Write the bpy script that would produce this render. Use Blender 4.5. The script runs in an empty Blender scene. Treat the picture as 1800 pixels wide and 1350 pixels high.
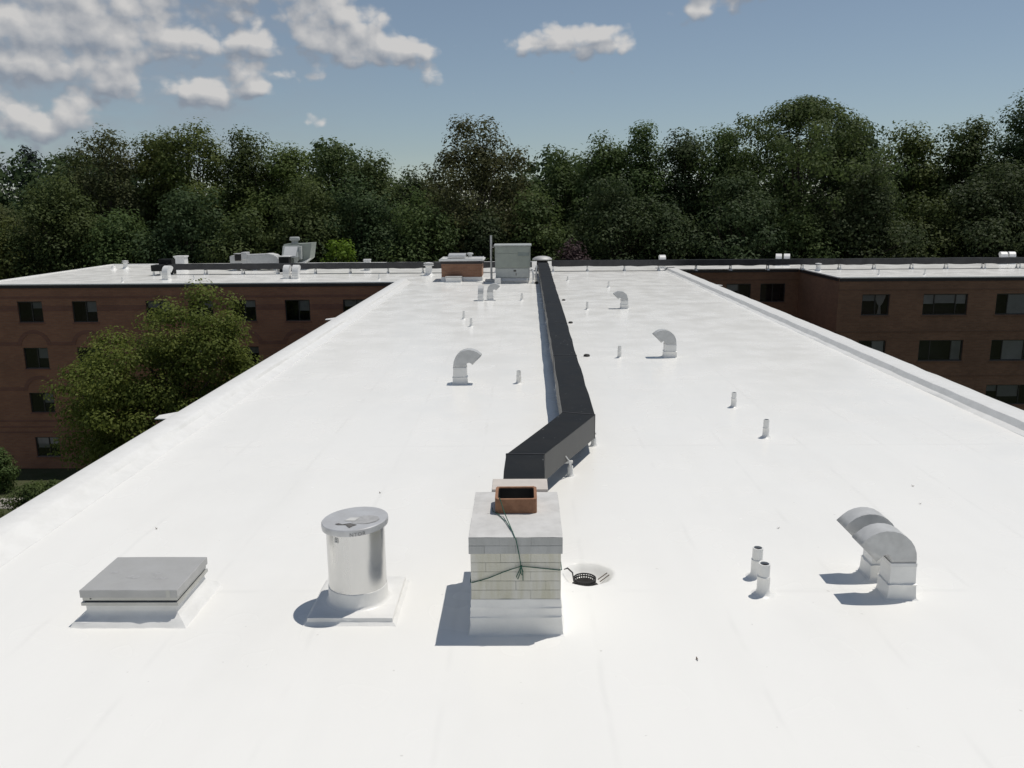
import bpy, bmesh, math, random
import numpy as np
from mathutils import Vector, Matrix

R = math.radians
scene = bpy.context.scene
col = scene.collection
rnd = random.Random(7)
GZ = -11.7            # ground level; the main roof is z = 0

# ------------------------------------------------------------------ camera
cam_d = bpy.data.cameras.new('camera')
cam = bpy.data.objects.new('camera', cam_d)
col.objects.link(cam)
scene.camera = cam
cam_d.sensor_width = 36.0
cam_d.lens = 36.0 * 1456 / 1800
cam_d.clip_start = 0.05
cam_d.clip_end = 3000
PITCH, YAW, ROLL = R(12.17), R(0.81), R(0.45)
Fv = Vector((-math.sin(YAW)*math.cos(PITCH), math.cos(YAW)*math.cos(PITCH), -math.sin(PITCH)))
Rv = Vector((math.cos(YAW), math.sin(YAW), 0))
Uv = Rv.cross(Fv)
R2 = math.cos(ROLL)*Rv - math.sin(ROLL)*Uv
U2 = math.sin(ROLL)*Rv + math.cos(ROLL)*Uv
M3 = Matrix((R2, U2, -Fv)).transposed()
cam.matrix_world = Matrix.Translation((0, 0, 4.5)) @ M3.to_4x4()

# ------------------------------------------------------------------ light
SUN = Vector((0.36, 0.22, 1.12)).normalized()
EL = math.asin(SUN.z)
AZ = math.atan2(SUN.x, SUN.y)
sd = bpy.data.lights.new('sun', 'SUN')
sd.energy = 2.9
sd.angle = R(0.53)
sd.color = (1.0, 0.95, 0.875)
so = bpy.data.objects.new('sun', sd)
so.rotation_euler = SUN.to_track_quat('Z', 'Y').to_euler()
so.location = (20, 20, 60)
col.objects.link(so)
vs = scene.view_settings
vs.view_transform = 'Standard'
vs.look = 'None'
vs.exposure = 0.08
vs.gamma = 1.0
vs.use_curve_mapping = False


def nn(nt, kind, x=0, y=0, **kw):
    n = nt.nodes.new(kind)
    n.location = (x, y)
    for k, v in kw.items():
        setattr(n, k, v)
    return n


def mth(nt, op, a, b=None, c=None, clamp=False):
    n = nt.nodes.new('ShaderNodeMath')
    n.operation = op
    n.use_clamp = clamp
    for i, v in enumerate((a, b, c)):
        if v is None:
            continue
        if isinstance(v, (int, float)):
            n.inputs[i].default_value = v
        else:
            nt.links.new(v, n.inputs[i])
    return n.outputs[0]


def vmt(nt, op, a, b=None):
    n = nt.nodes.new('ShaderNodeVectorMath')
    n.operation = op
    for i, v in enumerate((a, b)):
        if v is None:
            continue
        if isinstance(v, (tuple, list)):
            n.inputs[i].default_value = v
        else:
            nt.links.new(v, n.inputs[i])
    return n.outputs['Value'] if op == 'DOT_PRODUCT' else n.outputs[0]


# clouds: azimuth, elevation, half width, half height, all in degrees
CLOUDS = [(-29.01, 10.12, 4.43, 1.97), (-25.21, 9.96, 2.7, 1.57), (-26.28, 11.23, 5.91, 1.38), (-22.78, 11.2, 1.32, 0.87),
          (-29.67, 8.07, 2.78, 1.1), (-27.04, 8.24, 1.54, 0.94), (-25.01, 7.48, 2.08, 1.38), (-17.17, 9.94, 1.97, 0.87),
          (-21.17, 9.65, 3.23, 1.26), (-11.57, 10.56, 3.77, 1.57), (-12.05, 11.42, 2.26, 1.02), (-8.01, 9.63, 3.28, 0.87),
          (-10.56, 9.32, 2.28, 0.63), (-17.82, 8.44, 1.24, 0.71), (-19.93, 6.88, 2.15, 0.94), (-17.38, 7.13, 1.36, 0.55),
          (-15.25, 7.93, 0.73, 0.43), (-13.32, 7.84, 0.93, 0.31), (-13.07, 12.13, 2.79, 0.79), (-18.37, 11.81, 0.88, 0.39),
          (-9.36, 12.08, 1.46, 0.51), (-6.03, 8.36, 1.25, 0.51), (-27.46, 5.78, 1.91, 0.79), (-30.12, 5.42, 1.46, 0.55),
          (-29.81, 4.37, 2.5, 0.79), (-24.22, 5.91, 1.24, 0.39), (-13.54, 5.22, 0.74, 0.31), (3.06, 10.18, 2.94, 1.1),
          (0.4, 10.18, 1.49, 0.71), (6.18, 9.67, 1.47, 0.39), (5.25, 10.83, 1.36, 0.35), (11.37, 11.9, 1.23, 0.94),
          (13.21, 11.99, 0.74, 0.43), (14.8, 13.99, 5.78, 1.77), (-34.64, 9.73, 4.14, 2.36), (-34.41, 5.75, 3.96, 1.57),
          (-21.43, 13.85, 10.09, 1.97), (-28.55, 14.02, 5.9, 2.36)]


def cloud_ramps():
    """the cloud layout as tables: cover against azimuth, one channel for each row of elevation"""
    def val(az, el):
        return max(max(1-((az-a)/(ru*.98))**2-((el-e)/(rv*.95))**2 for a, e, ru, rv in CLOUDS), -1.0)*.5+.5
    rows = [3.6+.9*i for i in range(12)]
    out = []
    for lo, hi in ((-37.0, -6.0), (-6.0, 20.0)):
        for q in range(4):
            out.append((lo, hi, rows[3*q:3*q+3], [[val(lo+(hi-lo)*k/31, r) for r in rows[3*q:3*q+3]] for k in range(32)]))
    return out


def cloud_group():
    g = bpy.data.node_groups.new('cloud_field', 'ShaderNodeTree')
    g.interface.new_socket('Pos', in_out='INPUT', socket_type='NodeSocketVector')
    g.interface.new_socket('Density', in_out='OUTPUT', socket_type='NodeSocketFloat')
    g.interface.new_socket('Mass', in_out='OUTPUT', socket_type='NodeSocketFloat')
    gi = g.nodes.new('NodeGroupInput')
    go = g.nodes.new('NodeGroupOutput')
    P = gi.outputs[0]
    # warp the position so that the outlines billow
    w = nn(g, 'ShaderNodeTexNoise')
    w.inputs['Scale'].default_value = 0.6
    w.inputs['Detail'].default_value = 2
    g.links.new(P, w.inputs['Vector'])
    off = vmt(g, 'MULTIPLY', vmt(g, 'SUBTRACT', w.outputs['Color'], (.5, .5, .5)), (1.3, 0.8, 0))
    Q = vmt(g, 'ADD', P, off)
    sx = nn(g, 'ShaderNodeSeparateXYZ')
    g.links.new(Q, sx.inputs[0])
    elv = nn(g, 'ShaderNodeCombineXYZ')
    for i in range(3):
        g.links.new(sx.outputs[1], elv.inputs[i])
    halves = {}
    for lo, hi, rows, tab in cloud_ramps():
        rp = nn(g, 'ShaderNodeValToRGB')
        cr = rp.color_ramp
        cr.interpolation = 'LINEAR'
        while len(cr.elements) < 32:
            cr.elements.new(.5)
        for k in range(32):
            cr.elements[k].position = k/31
        for k in range(32):
            cr.elements[k].color = (*tab[k], 1)
        g.links.new(mth(g, 'MULTIPLY', mth(g, 'SUBTRACT', sx.outputs[0], lo), 1/(hi-lo), clamp=True), rp.inputs[0])
        wv = vmt(g, 'MULTIPLY', vmt(g, 'ABSOLUTE', vmt(g, 'SUBTRACT', elv.outputs[0], tuple(rows))), (-1/.9,)*3)
        wv = vmt(g, 'MAXIMUM', vmt(g, 'ADD', wv, (1, 1, 1)), (0, 0, 0))
        d = vmt(g, 'DOT_PRODUCT', wv, rp.outputs[0])
        halves[lo] = d if lo not in halves else mth(g, 'ADD', halves[lo], d)
    east = mth(g, 'GREATER_THAN', sx.outputs[0], -6.0)
    cur = mth(g, 'ADD', mth(g, 'MULTIPLY', halves[-6.0], east), mth(g, 'MULTIPLY', halves[-37.0], mth(g, 'SUBTRACT', 1.0, east)))
    cur = mth(g, 'SUBTRACT', mth(g, 'MULTIPLY', cur, 2.0), 1.0)
    # the sky outside the picture goes on with the same kind of broken cumulus
    b = nn(g, 'ShaderNodeTexNoise')
    b.inputs['Scale'].default_value = 0.085
    b.inputs['Detail'].default_value = 2
    g.links.new(P, b.inputs['Vector'])
    outx = mth(g, 'MULTIPLY', mth(g, 'SUBTRACT', mth(g, 'ABSOLUTE', sx.outputs[0]), 36.0), 0.3, clamp=True)
    outy = mth(g, 'MULTIPLY', mth(g, 'SUBTRACT', sx.outputs[1], 14.0), 0.4, clamp=True)
    outm = mth(g, 'MAXIMUM', outx, outy)
    gen = mth(g, 'SUBTRACT', mth(g, 'MULTIPLY', mth(g, 'SUBTRACT', b.outputs[0], 0.56), 9.0), mth(g, 'MULTIPLY', mth(g, 'SUBTRACT', 1.0, outm), 5.0))
    cur = mth(g, 'MAXIMUM', cur, mth(g, 'MINIMUM', gen, 1.0))
    n = nn(g, 'ShaderNodeTexVoronoi', feature='F1')
    n.inputs['Scale'].default_value = 0.8
    n.inputs['Detail'].default_value = 1.5
    n.inputs['Roughness'].default_value = 0.4
    n.inputs['Lacunarity'].default_value = 2.3
    n.normalize = False
    n.voronoi_dimensions = '2D'
    n2 = nn(g, 'ShaderNodeTexNoise')
    n2.inputs['Scale'].default_value = 0.5
    n2.inputs['Detail'].default_value = 5
    n2.inputs['Roughness'].default_value = 0.45
    st = vmt(g, 'MULTIPLY', vmt(g, 'ADD', P, vmt(g, 'MULTIPLY', off, (.6, .6, 0))), (1.0, 1.35, 1))
    g.links.new(st, n.inputs['Vector'])
    g.links.new(P, n2.inputs['Vector'])
    f = mth(g, 'MULTIPLY', mth(g, 'SUBTRACT', 0.88, n.outputs['Distance']), 0.9)
    big = mth(g, 'ADD', cur, mth(g, 'MULTIPLY', mth(g, 'SUBTRACT', n2.outputs[0], 0.5), 1.9))
    g.links.new(big, go.inputs[1])
    g.links.new(mth(g, 'ADD', big, f), go.inputs[0])
    return g


def make_world():
    w = bpy.data.worlds.new('World')
    scene.world = w
    w.use_nodes = True
    nt = w.node_tree
    nt.nodes.clear()
    sky = nn(nt, 'ShaderNodeTexSky', sky_type='NISHITA')
    sky.sun_disc = False
    sky.sun_elevation = EL
    sky.sun_rotation = AZ
    sky.altitude = 50
    sky.air_density = 1.0
    sky.dust_density = 0.0
    sky.ozone_density = 2.2
    tc = nn(nt, 'ShaderNodeTexCoord')
    sp = nn(nt, 'ShaderNodeSeparateXYZ')
    nt.links.new(tc.outputs['Generated'], sp.inputs[0])
    az = mth(nt, 'MULTIPLY', mth(nt, 'ARCTAN2', sp.outputs[0], sp.outputs[1]), 57.29578)
    el = mth(nt, 'MULTIPLY', mth(nt, 'ARCSINE', sp.outputs[2]), 57.29578)
    cb = nn(nt, 'ShaderNodeCombineXYZ')
    nt.links.new(az, cb.inputs[0])
    nt.links.new(el, cb.inputs[1])
    g = cloud_group()
    a = nn(nt, 'ShaderNodeGroup', node_tree=g)
    nt.links.new(cb.outputs[0], a.inputs[0])
    b = nn(nt, 'ShaderNodeGroup', node_tree=g)
    nt.links.new(vmt(nt, 'ADD', cb.outputs[0], (0.3, 0.75, 0)), b.inputs[0])
    al = nn(nt, 'ShaderNodeMapRange', interpolation_type='SMOOTHSTEP')
    nt.links.new(a.outputs[0], al.inputs[0])
    al.inputs[1].default_value = -0.1
    al.inputs[2].default_value = 0.85
    al.inputs[4].default_value = 0.93
    dm = mth(nt, 'SUBTRACT', a.outputs[1], b.outputs[1])
    dd = mth(nt, 'SUBTRACT', a.outputs[0], b.outputs[0])
    lit = mth(nt, 'ADD', mth(nt, 'ADD', mth(nt, 'MULTIPLY', dm, 0.75), mth(nt, 'MULTIPLY', dd, 0.2)), 0.48, clamp=True)
    cc = nn(nt, 'ShaderNodeMix', data_type='RGBA')
    cc.inputs[6].default_value = (3.9, 4.4, 5.2, 1)
    cc.inputs[7].default_value = (9.8, 9.6, 9.4, 1)
    nt.links.new(lit, cc.inputs[0])
    above = mth(nt, 'MULTIPLY', mth(nt, 'MULTIPLY', el, 0.6, clamp=True), mth(nt, 'MULTIPLY', mth(nt, 'SUBTRACT', 40.0, el), 0.1, clamp=True))
    mx = nn(nt, 'ShaderNodeMix', data_type='RGBA')
    nt.links.new(mth(nt, 'MULTIPLY', al.outputs[0], above), mx.inputs[0])
    hs = nn(nt, 'ShaderNodeHueSaturation')
    hs.inputs['Saturation'].default_value = 0.71
    nt.links.new(sky.outputs[0], hs.inputs['Color'])
    tn = vmt(nt, 'MULTIPLY', hs.outputs[0], (.93, 1.0, 1.04))
    # thin grey cloud veil on the cloudy side
    vn = nn(nt, 'ShaderNodeTexNoise')
    vn.inputs['Scale'].default_value = 0.22
    vn.inputs['Detail'].default_value = 4
    nt.links.new(vmt(nt, 'MULTIPLY', cb.outputs[0], (1, 2.6, 1)), vn.inputs['Vector'])
    va = mth(nt, 'MULTIPLY', mth(nt, 'MULTIPLY', mth(nt, 'ADD', az, 8.0), -0.06, clamp=True), mth(nt, 'MULTIPLY', mth(nt, 'SUBTRACT', vn.outputs[0], 0.32), 2.2, clamp=True))
    vx = nn(nt, 'ShaderNodeMix', data_type='RGBA')
    nt.links.new(mth(nt, 'MULTIPLY', mth(nt, 'MULTIPLY', va, above), 0.75), vx.inputs[0])
    nt.links.new(tn, vx.inputs[6])
    vx.inputs[7].default_value = (4.6, 5.0, 5.7, 1)
    nt.links.new(vx.outputs[2], mx.inputs[6])
    nt.links.new(cc.outputs[2], mx.inputs[7])
    # overhead the sky is clear, so the cloud nodes are only worked out below 40 degrees
    bg = nn(nt, 'ShaderNodeBackground')
    bg.inputs[1].default_value = 0.06
    nt.links.new(mx.outputs[2], bg.inputs[0])
    clear = nn(nt, 'ShaderNodeBackground')
    clear.inputs[1].default_value = 0.06
    nt.links.new(tn, clear.inputs[0])
    ms = nn(nt, 'ShaderNodeMixShader')
    nt.links.new(mth(nt, 'MULTIPLY', mth(nt, 'GREATER_THAN', el, 0.0), mth(nt, 'LESS_THAN', el, 40.0)), ms.inputs[0])
    nt.links.new(clear.outputs[0], ms.inputs[1])
    nt.links.new(bg.outputs[0], ms.inputs[2])
    out = nn(nt, 'ShaderNodeOutputWorld')
    nt.links.new(ms.outputs[0], out.inputs[0])


make_world()
scene.world.cycles.sampling_method = 'NONE'
scene.cycles.max_bounces = 4
scene.cycles.diffuse_bounces = 3
scene.cycles.glossy_bounces = 2
scene.cycles.transmission_bounces = 2
scene.cycles.caustics_reflective = False
scene.cycles.caustics_refractive = False
scene.cycles.transparent_max_bounces = 12


# ------------------------------------------------------------------ materials
MATS = {}


def surf(name, c1, c2=None, scale=4.0, rough=0.6, metal=0.0, bump=0.0, bscale=30.0, spec=0.5, stretch=(1, 1, 1),
         contrast=(0.35, 0.65), rvar=0.0, specks=None, rand=0.0, detail=5):
    """a procedural surface: two colours mixed by noise over the world position, fine relief and gloss variation"""
    m = bpy.data.materials.new(name)
    m.use_nodes = True
    nt = m.node_tree
    bs = nt.nodes['Principled BSDF']
    geo = nn(nt, 'ShaderNodeNewGeometry')
    mp = nn(nt, 'ShaderNodeMapping')
    mp.inputs['Scale'].default_value = stretch
    nt.links.new(geo.outputs['Position'], mp.inputs[0])
    n = nn(nt, 'ShaderNodeTexNoise')
    n.inputs['Scale'].default_value = scale
    n.inputs['Detail'].default_value = detail
    n.inputs['Roughness'].default_value = 0.6
    nt.links.new(mp.outputs[0], n.inputs['Vector'])
    mr = nn(nt, 'ShaderNodeMapRange')
    mr.inputs[1].default_value, mr.inputs[2].default_value = contrast
    nt.links.new(n.outputs[0], mr.inputs[0])
    mx = nn(nt, 'ShaderNodeMix', data_type='RGBA')
    mx.inputs[6].default_value = (*c1, 1)
    mx.inputs[7].default_value = (*(c2 or c1), 1)
    nt.links.new(mr.outputs[0], mx.inputs[0])
    colr = mx.outputs[2]
    if rand:
        oi = nn(nt, 'ShaderNodeObjectInfo')
        hs = nn(nt, 'ShaderNodeHueSaturation')
        nt.links.new(mth(nt, 'ADD', mth(nt, 'MULTIPLY', oi.outputs['Random'], 2*rand), 1-rand), hs.inputs['Value'])
        nt.links.new(colr, hs.inputs['Color'])
        colr = hs.outputs[0]
    if specks:
        sc, thr, c3 = specks
        s = nn(nt, 'ShaderNodeTexNoise')
        s.inputs['Scale'].default_value = sc
        s.inputs['Detail'].default_value = 3
        nt.links.new(geo.outputs['Position'], s.inputs['Vector'])
        k = mth(nt, 'MULTIPLY', mth(nt, 'SUBTRACT', s.outputs[0], thr), 25.0, clamp=True)
        m2 = nn(nt, 'ShaderNodeMix', data_type='RGBA')
        nt.links.new(k, m2.inputs[0])
        nt.links.new(colr, m2.inputs[6])
        m2.inputs[7].default_value = (*c3, 1)
        colr = m2.outputs[2]
    nt.links.new(colr, bs.inputs['Base Color'])
    bs.inputs['Roughness'].default_value = rough
    bs.inputs['Metallic'].default_value = metal
    bs.inputs['Specular IOR Level'].default_value = spec
    if rvar:
        nt.links.new(mth(nt, 'ADD', mth(nt, 'MULTIPLY', mth(nt, 'SUBTRACT', n.outputs[0], 0.5), rvar), rough, clamp=True), bs.inputs['Roughness'])
    if bump:
        b = nn(nt, 'ShaderNodeTexNoise')
        b.inputs['Scale'].default_value = bscale
        b.inputs['Detail'].default_value = 4
        nt.links.new(geo.outputs['Position'], b.inputs['Vector'])
        bp = nn(nt, 'ShaderNodeBump')
        bp.inputs['Strength'].default_value = 1.0
        bp.inputs['Distance'].default_value = bump
        nt.links.new(b.outputs[0], bp.inputs['Height'])
        nt.links.new(bp.outputs[0], bs.inputs['Normal'])
    MATS[name] = m
    return m


surf('coating', (.83, .825, .80), (.76, .755, .73), 3.0, rough=.38, bump=.004, bscale=14, rvar=.2)
surf('galvanised', (.56, .565, .56), (.48, .485, .48), 9.0, rough=.42, metal=.1, bump=.0006, bscale=40, rvar=.2)
surf('steel', (.70, .70, .69), (.62, .62, .61), 2.0, rough=.27, metal=1.0, stretch=(1, 1, .15), rvar=.12, bump=.0008, bscale=6)
surf('lid_steel', (.60, .605, .61), (.52, .52, .52), 5.0, rough=.38, metal=.25, rvar=.25)
surf('hatch_metal', (.47, .47, .46), (.42, .42, .41), 2.6, rough=.5, metal=.2, specks=(9, .76, (.25, .24, .23)), rvar=.3, bump=.001, bscale=3)
surf('hatch_side', (.52, .52, .49), (.46, .46, .43), 6.0, rough=.4, metal=.3)
surf('dark_gap', (.03, .03, .03), (.02, .02, .02), 5, rough=.8)
surf('flue_dark', (.012, .011, .010), (.02, .018, .016), 5, rough=.95)
surf('duct_black', (.008, .009, .0095), (.014, .015, .0155), 2.2, spec=.2, rough=.62, bump=.004, bscale=5, rvar=.25, specks=(16, .73, (.4, .41, .41)))
surf('duct_side', (.045, .046, .045), (.08, .08, .076), 1.6, rough=.5, bump=.003, bscale=4, rvar=.3, specks=(14, .775, (.35, .36, .36)))
surf('duct_front', (.042, .042, .044), (.062, .062, .064), 2.0, rough=.6, bump=.003, bscale=4, rvar=.2, spec=.25)
surf('terracotta', (.34, .175, .10), (.25, .125, .07), 14, rough=.85, bump=.002, bscale=60)
surf('cap_concrete', (.62, .615, .60), (.52, .515, .50), 5, rough=.85, bump=.003, bscale=35, specks=(10, .725, (.16, .13, .11)))
surf('beige_slab', (.60, .55, .50), (.54, .50, .46), 6, rough=.8, bump=.002, bscale=40)
surf('cap_brick', (.46, .465, .455), (.38, .385, .37), 7, rough=.85, bump=.003, bscale=50, stretch=(1, 1, .25), rand=.05)
surf('stained_brick', (.66, .645, .585), (.54, .52, .405), 5.5, rough=.88, bump=.003, bscale=60, stretch=(1.4, 1.4, .18), rand=.02, contrast=(.40, .68))
surf('mortar', (.36, .36, .33), (.30, .30, .27), 20, rough=.95, bump=.002, bscale=80)
surf('rtu_grey', (.30, .33, .29), (.265, .29, .26), 3, rough=.5, bump=.001, bscale=3)
surf('rtu_light', (.44, .46, .44), (.36, .38, .37), 4, rough=.5)
surf('white_metal', (.74, .74, .73), (.68, .68, .67), 6, rough=.4)
surf('pole_grey', (.55, .55, .54), (.48, .48, .47), 5, rough=.45, metal=.3)
surf('cast_iron', (.018, .018, .018), (.03, .028, .026), 20, rough=.7)
surf('twine', (.016, .085, .055), (.03, .12, .085), 60, rough=.85)
surf('fascia', (.022, .017, .018), (.03, .024, .024), 3, rough=.5)
surf('frame_dark', (.05, .045, .04), (.035, .033, .03), 6, rough=.5)
surf('blind', (.62, .63, .62), (.50, .51, .50), 1.2, rough=.8, rand=.25)
surf('curtain', (.62, .6, .56), (.5, .48, .46), 8, rough=.9)
surf('room', (.05, .05, .048), (.03, .03, .03), 1.5, rough=.9)
surf('bark', (.075, .058, .042), (.045, .036, .028), 6, rough=.95, stretch=(1, 1, .25), bump=.01, bscale=12)
surf('bark_pale', (.16, .14, .11), (.09, .078, .062), 6, rough=.95, stretch=(1, 1, .25), bump=.01, bscale=12)
surf('grass', (.055, .068, .03), (.08, .085, .045), 1.2, rough=.95, bump=.05, bscale=14, spec=.1)
surf('earth', (.05, .06, .025), (.06, .045, .028), .08, rough=.95, bump=.2, bscale=1.0, spec=.1)
surf('concrete', (.36, .34, .30), (.29, .275, .25), 1.3, rough=.9, bump=.004, bscale=40)
surf('dry_leaf', (.12, .075, .04), (.07, .05, .03), 30, rough=.9)
surf('sticker', (.62, .62, .6), (.55, .55, .53), 20, rough=.6)
surf('stain', (.09, .085, .08), (.16, .155, .15), 30, rough=.7)
surf('smudge', (.40, .40, .395), (.50, .50, .495), 22, rough=.6, metal=.3)
surf('ink', (.16, .16, .16), (.26, .26, .26), 40, rough=.6)


def brick_mat(name, a, b, mortar, scale=1.0):
    m = bpy.data.materials.new(name)
    m.use_nodes = True
    nt = m.node_tree
    bs = nt.nodes['Principled BSDF']
    geo = nn(nt, 'ShaderNodeNewGeometry')
    sp = nn(nt, 'ShaderNodeSeparateXYZ')
    nt.links.new(geo.outputs['Position'], sp.inputs[0])
    cb = nn(nt, 'ShaderNodeCombineXYZ')
    nt.links.new(mth(nt, 'ADD', sp.outputs[0], sp.outputs[1]), cb.inputs[0])
    nt.links.new(sp.outputs[2], cb.inputs[1])
    br = nn(nt, 'ShaderNodeTexBrick')
    br.inputs['Color1'].default_value = (*a, 1)
    br.inputs['Color2'].default_value = (*b, 1)
    br.inputs['Mortar'].default_value = (*mortar, 1)
    br.inputs['Scale'].default_value = 1.0
    br.inputs['Brick Width'].default_value = .30*scale
    br.inputs['Row Height'].default_value = .10*scale
    br.inputs['Mortar Size'].default_value = .007
    br.inputs['Bias'].default_value = -.1
    nt.links.new(cb.outputs[0], br.inputs['Vector'])
    n = nn(nt, 'ShaderNodeTexNoise')
    n.inputs['Scale'].default_value = .5
    n.inputs['Detail'].default_value = 5
    nt.links.new(geo.outputs['Position'], n.inputs['Vector'])
    hs = nn(nt, 'ShaderNodeHueSaturation')
    nt.links.new(br.outputs['Color'], hs.inputs['Color'])
    nt.links.new(mth(nt, 'ADD', mth(nt, 'MULTIPLY', n.outputs[0], .7), .65), hs.inputs['Value'])
    nt.links.new(hs.outputs[0], bs.inputs['Base Color'])
    bs.inputs['Roughness'].default_value = .9
    bp = nn(nt, 'ShaderNodeBump')
    bp.inputs['Distance'].default_value = .006
    nt.links.new(mth(nt, 'SUBTRACT', 1.0, br.outputs['Fac']), bp.inputs['Height'])
    nt.links.new(bp.outputs[0], bs.inputs['Normal'])
    MATS[name] = m


brick_mat('brick_red', (.295, .135, .075), (.35, .165, .092), (.22, .16, .13))
brick_mat('brick_dark', (.225, .10, .064), (.26, .118, .075), (.16, .12, .10))
brick_mat('brick_brown', (.205, .108, .064), (.25, .135, .08), (.17, .13, .09))
brick_mat('brick_brown_dark', (.175, .092, .055), (.20, .108, .064), (.14, .11, .08))
brick_mat('brick_orange', (.31, .165, .10), (.25, .125, .078), (.28, .2, .15))


def roof_mat():
    m = bpy.data.materials.new('roof_membrane')
    m.use_nodes = True
    nt = m.node_tree
    bs = nt.nodes['Principled BSDF']
    geo = nn(nt, 'ShaderNodeNewGeometry')
    P = geo.outputs['Position']

    def noise(scale, stretch=(1, 1, 1), detail=5, rough=.6):
        mp = nn(nt, 'ShaderNodeMapping')
        mp.inputs['Scale'].default_value = stretch
        nt.links.new(P, mp.inputs[0])
        n = nn(nt, 'ShaderNodeTexNoise')
        n.inputs['Scale'].default_value = scale
        n.inputs['Detail'].default_value = detail
        n.inputs['Roughness'].default_value = rough
        nt.links.new(mp.outputs[0], n.inputs['Vector'])
        return n.outputs[0]

    def rng(v, a, b, lo=0., hi=1.):
        r = nn(nt, 'ShaderNodeMapRange', interpolation_type='SMOOTHSTEP')
        for i, q in enumerate((a, b, lo, hi)):
            r.inputs[i+1].default_value = q
        nt.links.new(v, r.inputs[0])
        return r.outputs[0]
    patch = rng(noise(.35, (1, .8, 1), 4, .65), .46, .66)          # ponding marks
    streak = rng(noise(1.1, (1, .16, 1), 2), .40, .70)              # roller streaks along the roof
    dirt = mth(nt, 'ADD', mth(nt, 'MULTIPLY', patch, .30), mth(nt, 'MULTIPLY', streak, .25), clamp=True)
    mx = nn(nt, 'ShaderNodeMix', data_type='RGBA')
    nt.links.new(dirt, mx.inputs[0])
    mx.inputs[6].default_value = (.85, .845, .815, 1)
    mx.inputs[7].default_value = (.79, .785, .755, 1)
    # lap joints of the sheets, one every 1.5 m along and 9 m across, a little grey with dirt
    sp = nn(nt, 'ShaderNodeSeparateXYZ')
    nt.links.new(P, sp.inputs[0])
    low = noise(.8, (1, 1, 1), 2)
    wob = mth(nt, 'MULTIPLY', mth(nt, 'SUBTRACT', low, .5), .12)
    lx = mth(nt, 'ABSOLUTE', mth(nt, 'SUBTRACT', mth(nt, 'FRACT', mth(nt, 'MULTIPLY', mth(nt, 'ADD', sp.outputs[0], wob), 1/1.52)), .5))
    ly = mth(nt, 'ABSOLUTE', mth(nt, 'SUBTRACT', mth(nt, 'FRACT', mth(nt, 'MULTIPLY', mth(nt, 'ADD', sp.outputs[1], wob), 1/6.1)), .5))
    jx = rng(lx, .0, .035, 1., 0.)
    jy = rng(ly, .0, .012, 1., 0.)
    brk = rng(low, .42, .6)
    j = mth(nt, 'MULTIPLY', mth(nt, 'MAXIMUM', jx, jy), brk)
    m2 = nn(nt, 'ShaderNodeMix', data_type='RGBA')
    nt.links.new(mth(nt, 'MULTIPLY', j, .16), m2.inputs[0])
    nt.links.new(mx.outputs[2], m2.inputs[6])
    m2.inputs[7].default_value = (.62, .62, .60, 1)
    # tiny flecks of grit
    gr = mth(nt, 'MULTIPLY', mth(nt, 'SUBTRACT', noise(11, (1, 1, 1), 1), .775), 30.0, clamp=True)
    m3 = nn(nt, 'ShaderNodeMix', data_type='RGBA')
    nt.links.new(mth(nt, 'MULTIPLY', gr, .35), m3.inputs[0])
    nt.links.new(m2.outputs[2], m3.inputs[6])
    m3.inputs[7].default_value = (.42, .40, .37, 1)
    nt.links.new(m3.outputs[2], bs.inputs['Base Color'])
    nt.links.new(rng(low, .3, .7, .19, .29), bs.inputs['Roughness'])
    bs.inputs['Specular IOR Level'].default_value = .12
    h = mth(nt, 'ADD', mth(nt, 'MULTIPLY', noise(.75, (1, .6, 1), 1), .0025), mth(nt, 'MULTIPLY', noise(9, (1, .35, 1), 2), .0012))
    bp = nn(nt, 'ShaderNodeBump')
    bp.inputs['Strength'].default_value = 1
    bp.inputs['Distance'].default_value = 1
    nt.links.new(h, bp.inputs['Height'])
    nt.links.new(bp.outputs[0], bs.inputs['Normal'])
    MATS['roof'] = m


roof_mat()


def glass_mat():
    m = bpy.data.materials.new('window_glass')
    m.use_nodes = True
    nt = m.node_tree
    nt.nodes.clear()
    tr = nn(nt, 'ShaderNodeBsdfTransparent')
    tr.inputs[0].default_value = (.66, .66, .67, 1)
    gl = nn(nt, 'ShaderNodeBsdfGlossy')
    gl.inputs['Color'].default_value = (.8, .85, .9, 1)
    geo = nn(nt, 'ShaderNodeNewGeometry')
    nz = nn(nt, 'ShaderNodeTexNoise')
    nz.inputs['Scale'].default_value = .8
    nt.links.new(geo.outputs['Position'], nz.inputs['Vector'])
    nt.links.new(mth(nt, 'ADD', mth(nt, 'MULTIPLY', nz.outputs[0], .05), .01), gl.inputs['Roughness'])
    fr = nn(nt, 'ShaderNodeFresnel')
    fr.inputs[0].default_value = 1.55
    mx = nn(nt, 'ShaderNodeMixShader')
    nt.links.new(mth(nt, 'ADD', mth(nt, 'MULTIPLY', fr.outputs[0], .75), .03), mx.inputs[0])
    nt.links.new(tr.outputs[0], mx.inputs[1])
    nt.links.new(gl.outputs[0], mx.inputs[2])
    o = nn(nt, 'ShaderNodeOutputMaterial')
    nt.links.new(mx.outputs[0], o.inputs[0])
    MATS['glass'] = m


glass_mat()


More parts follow.
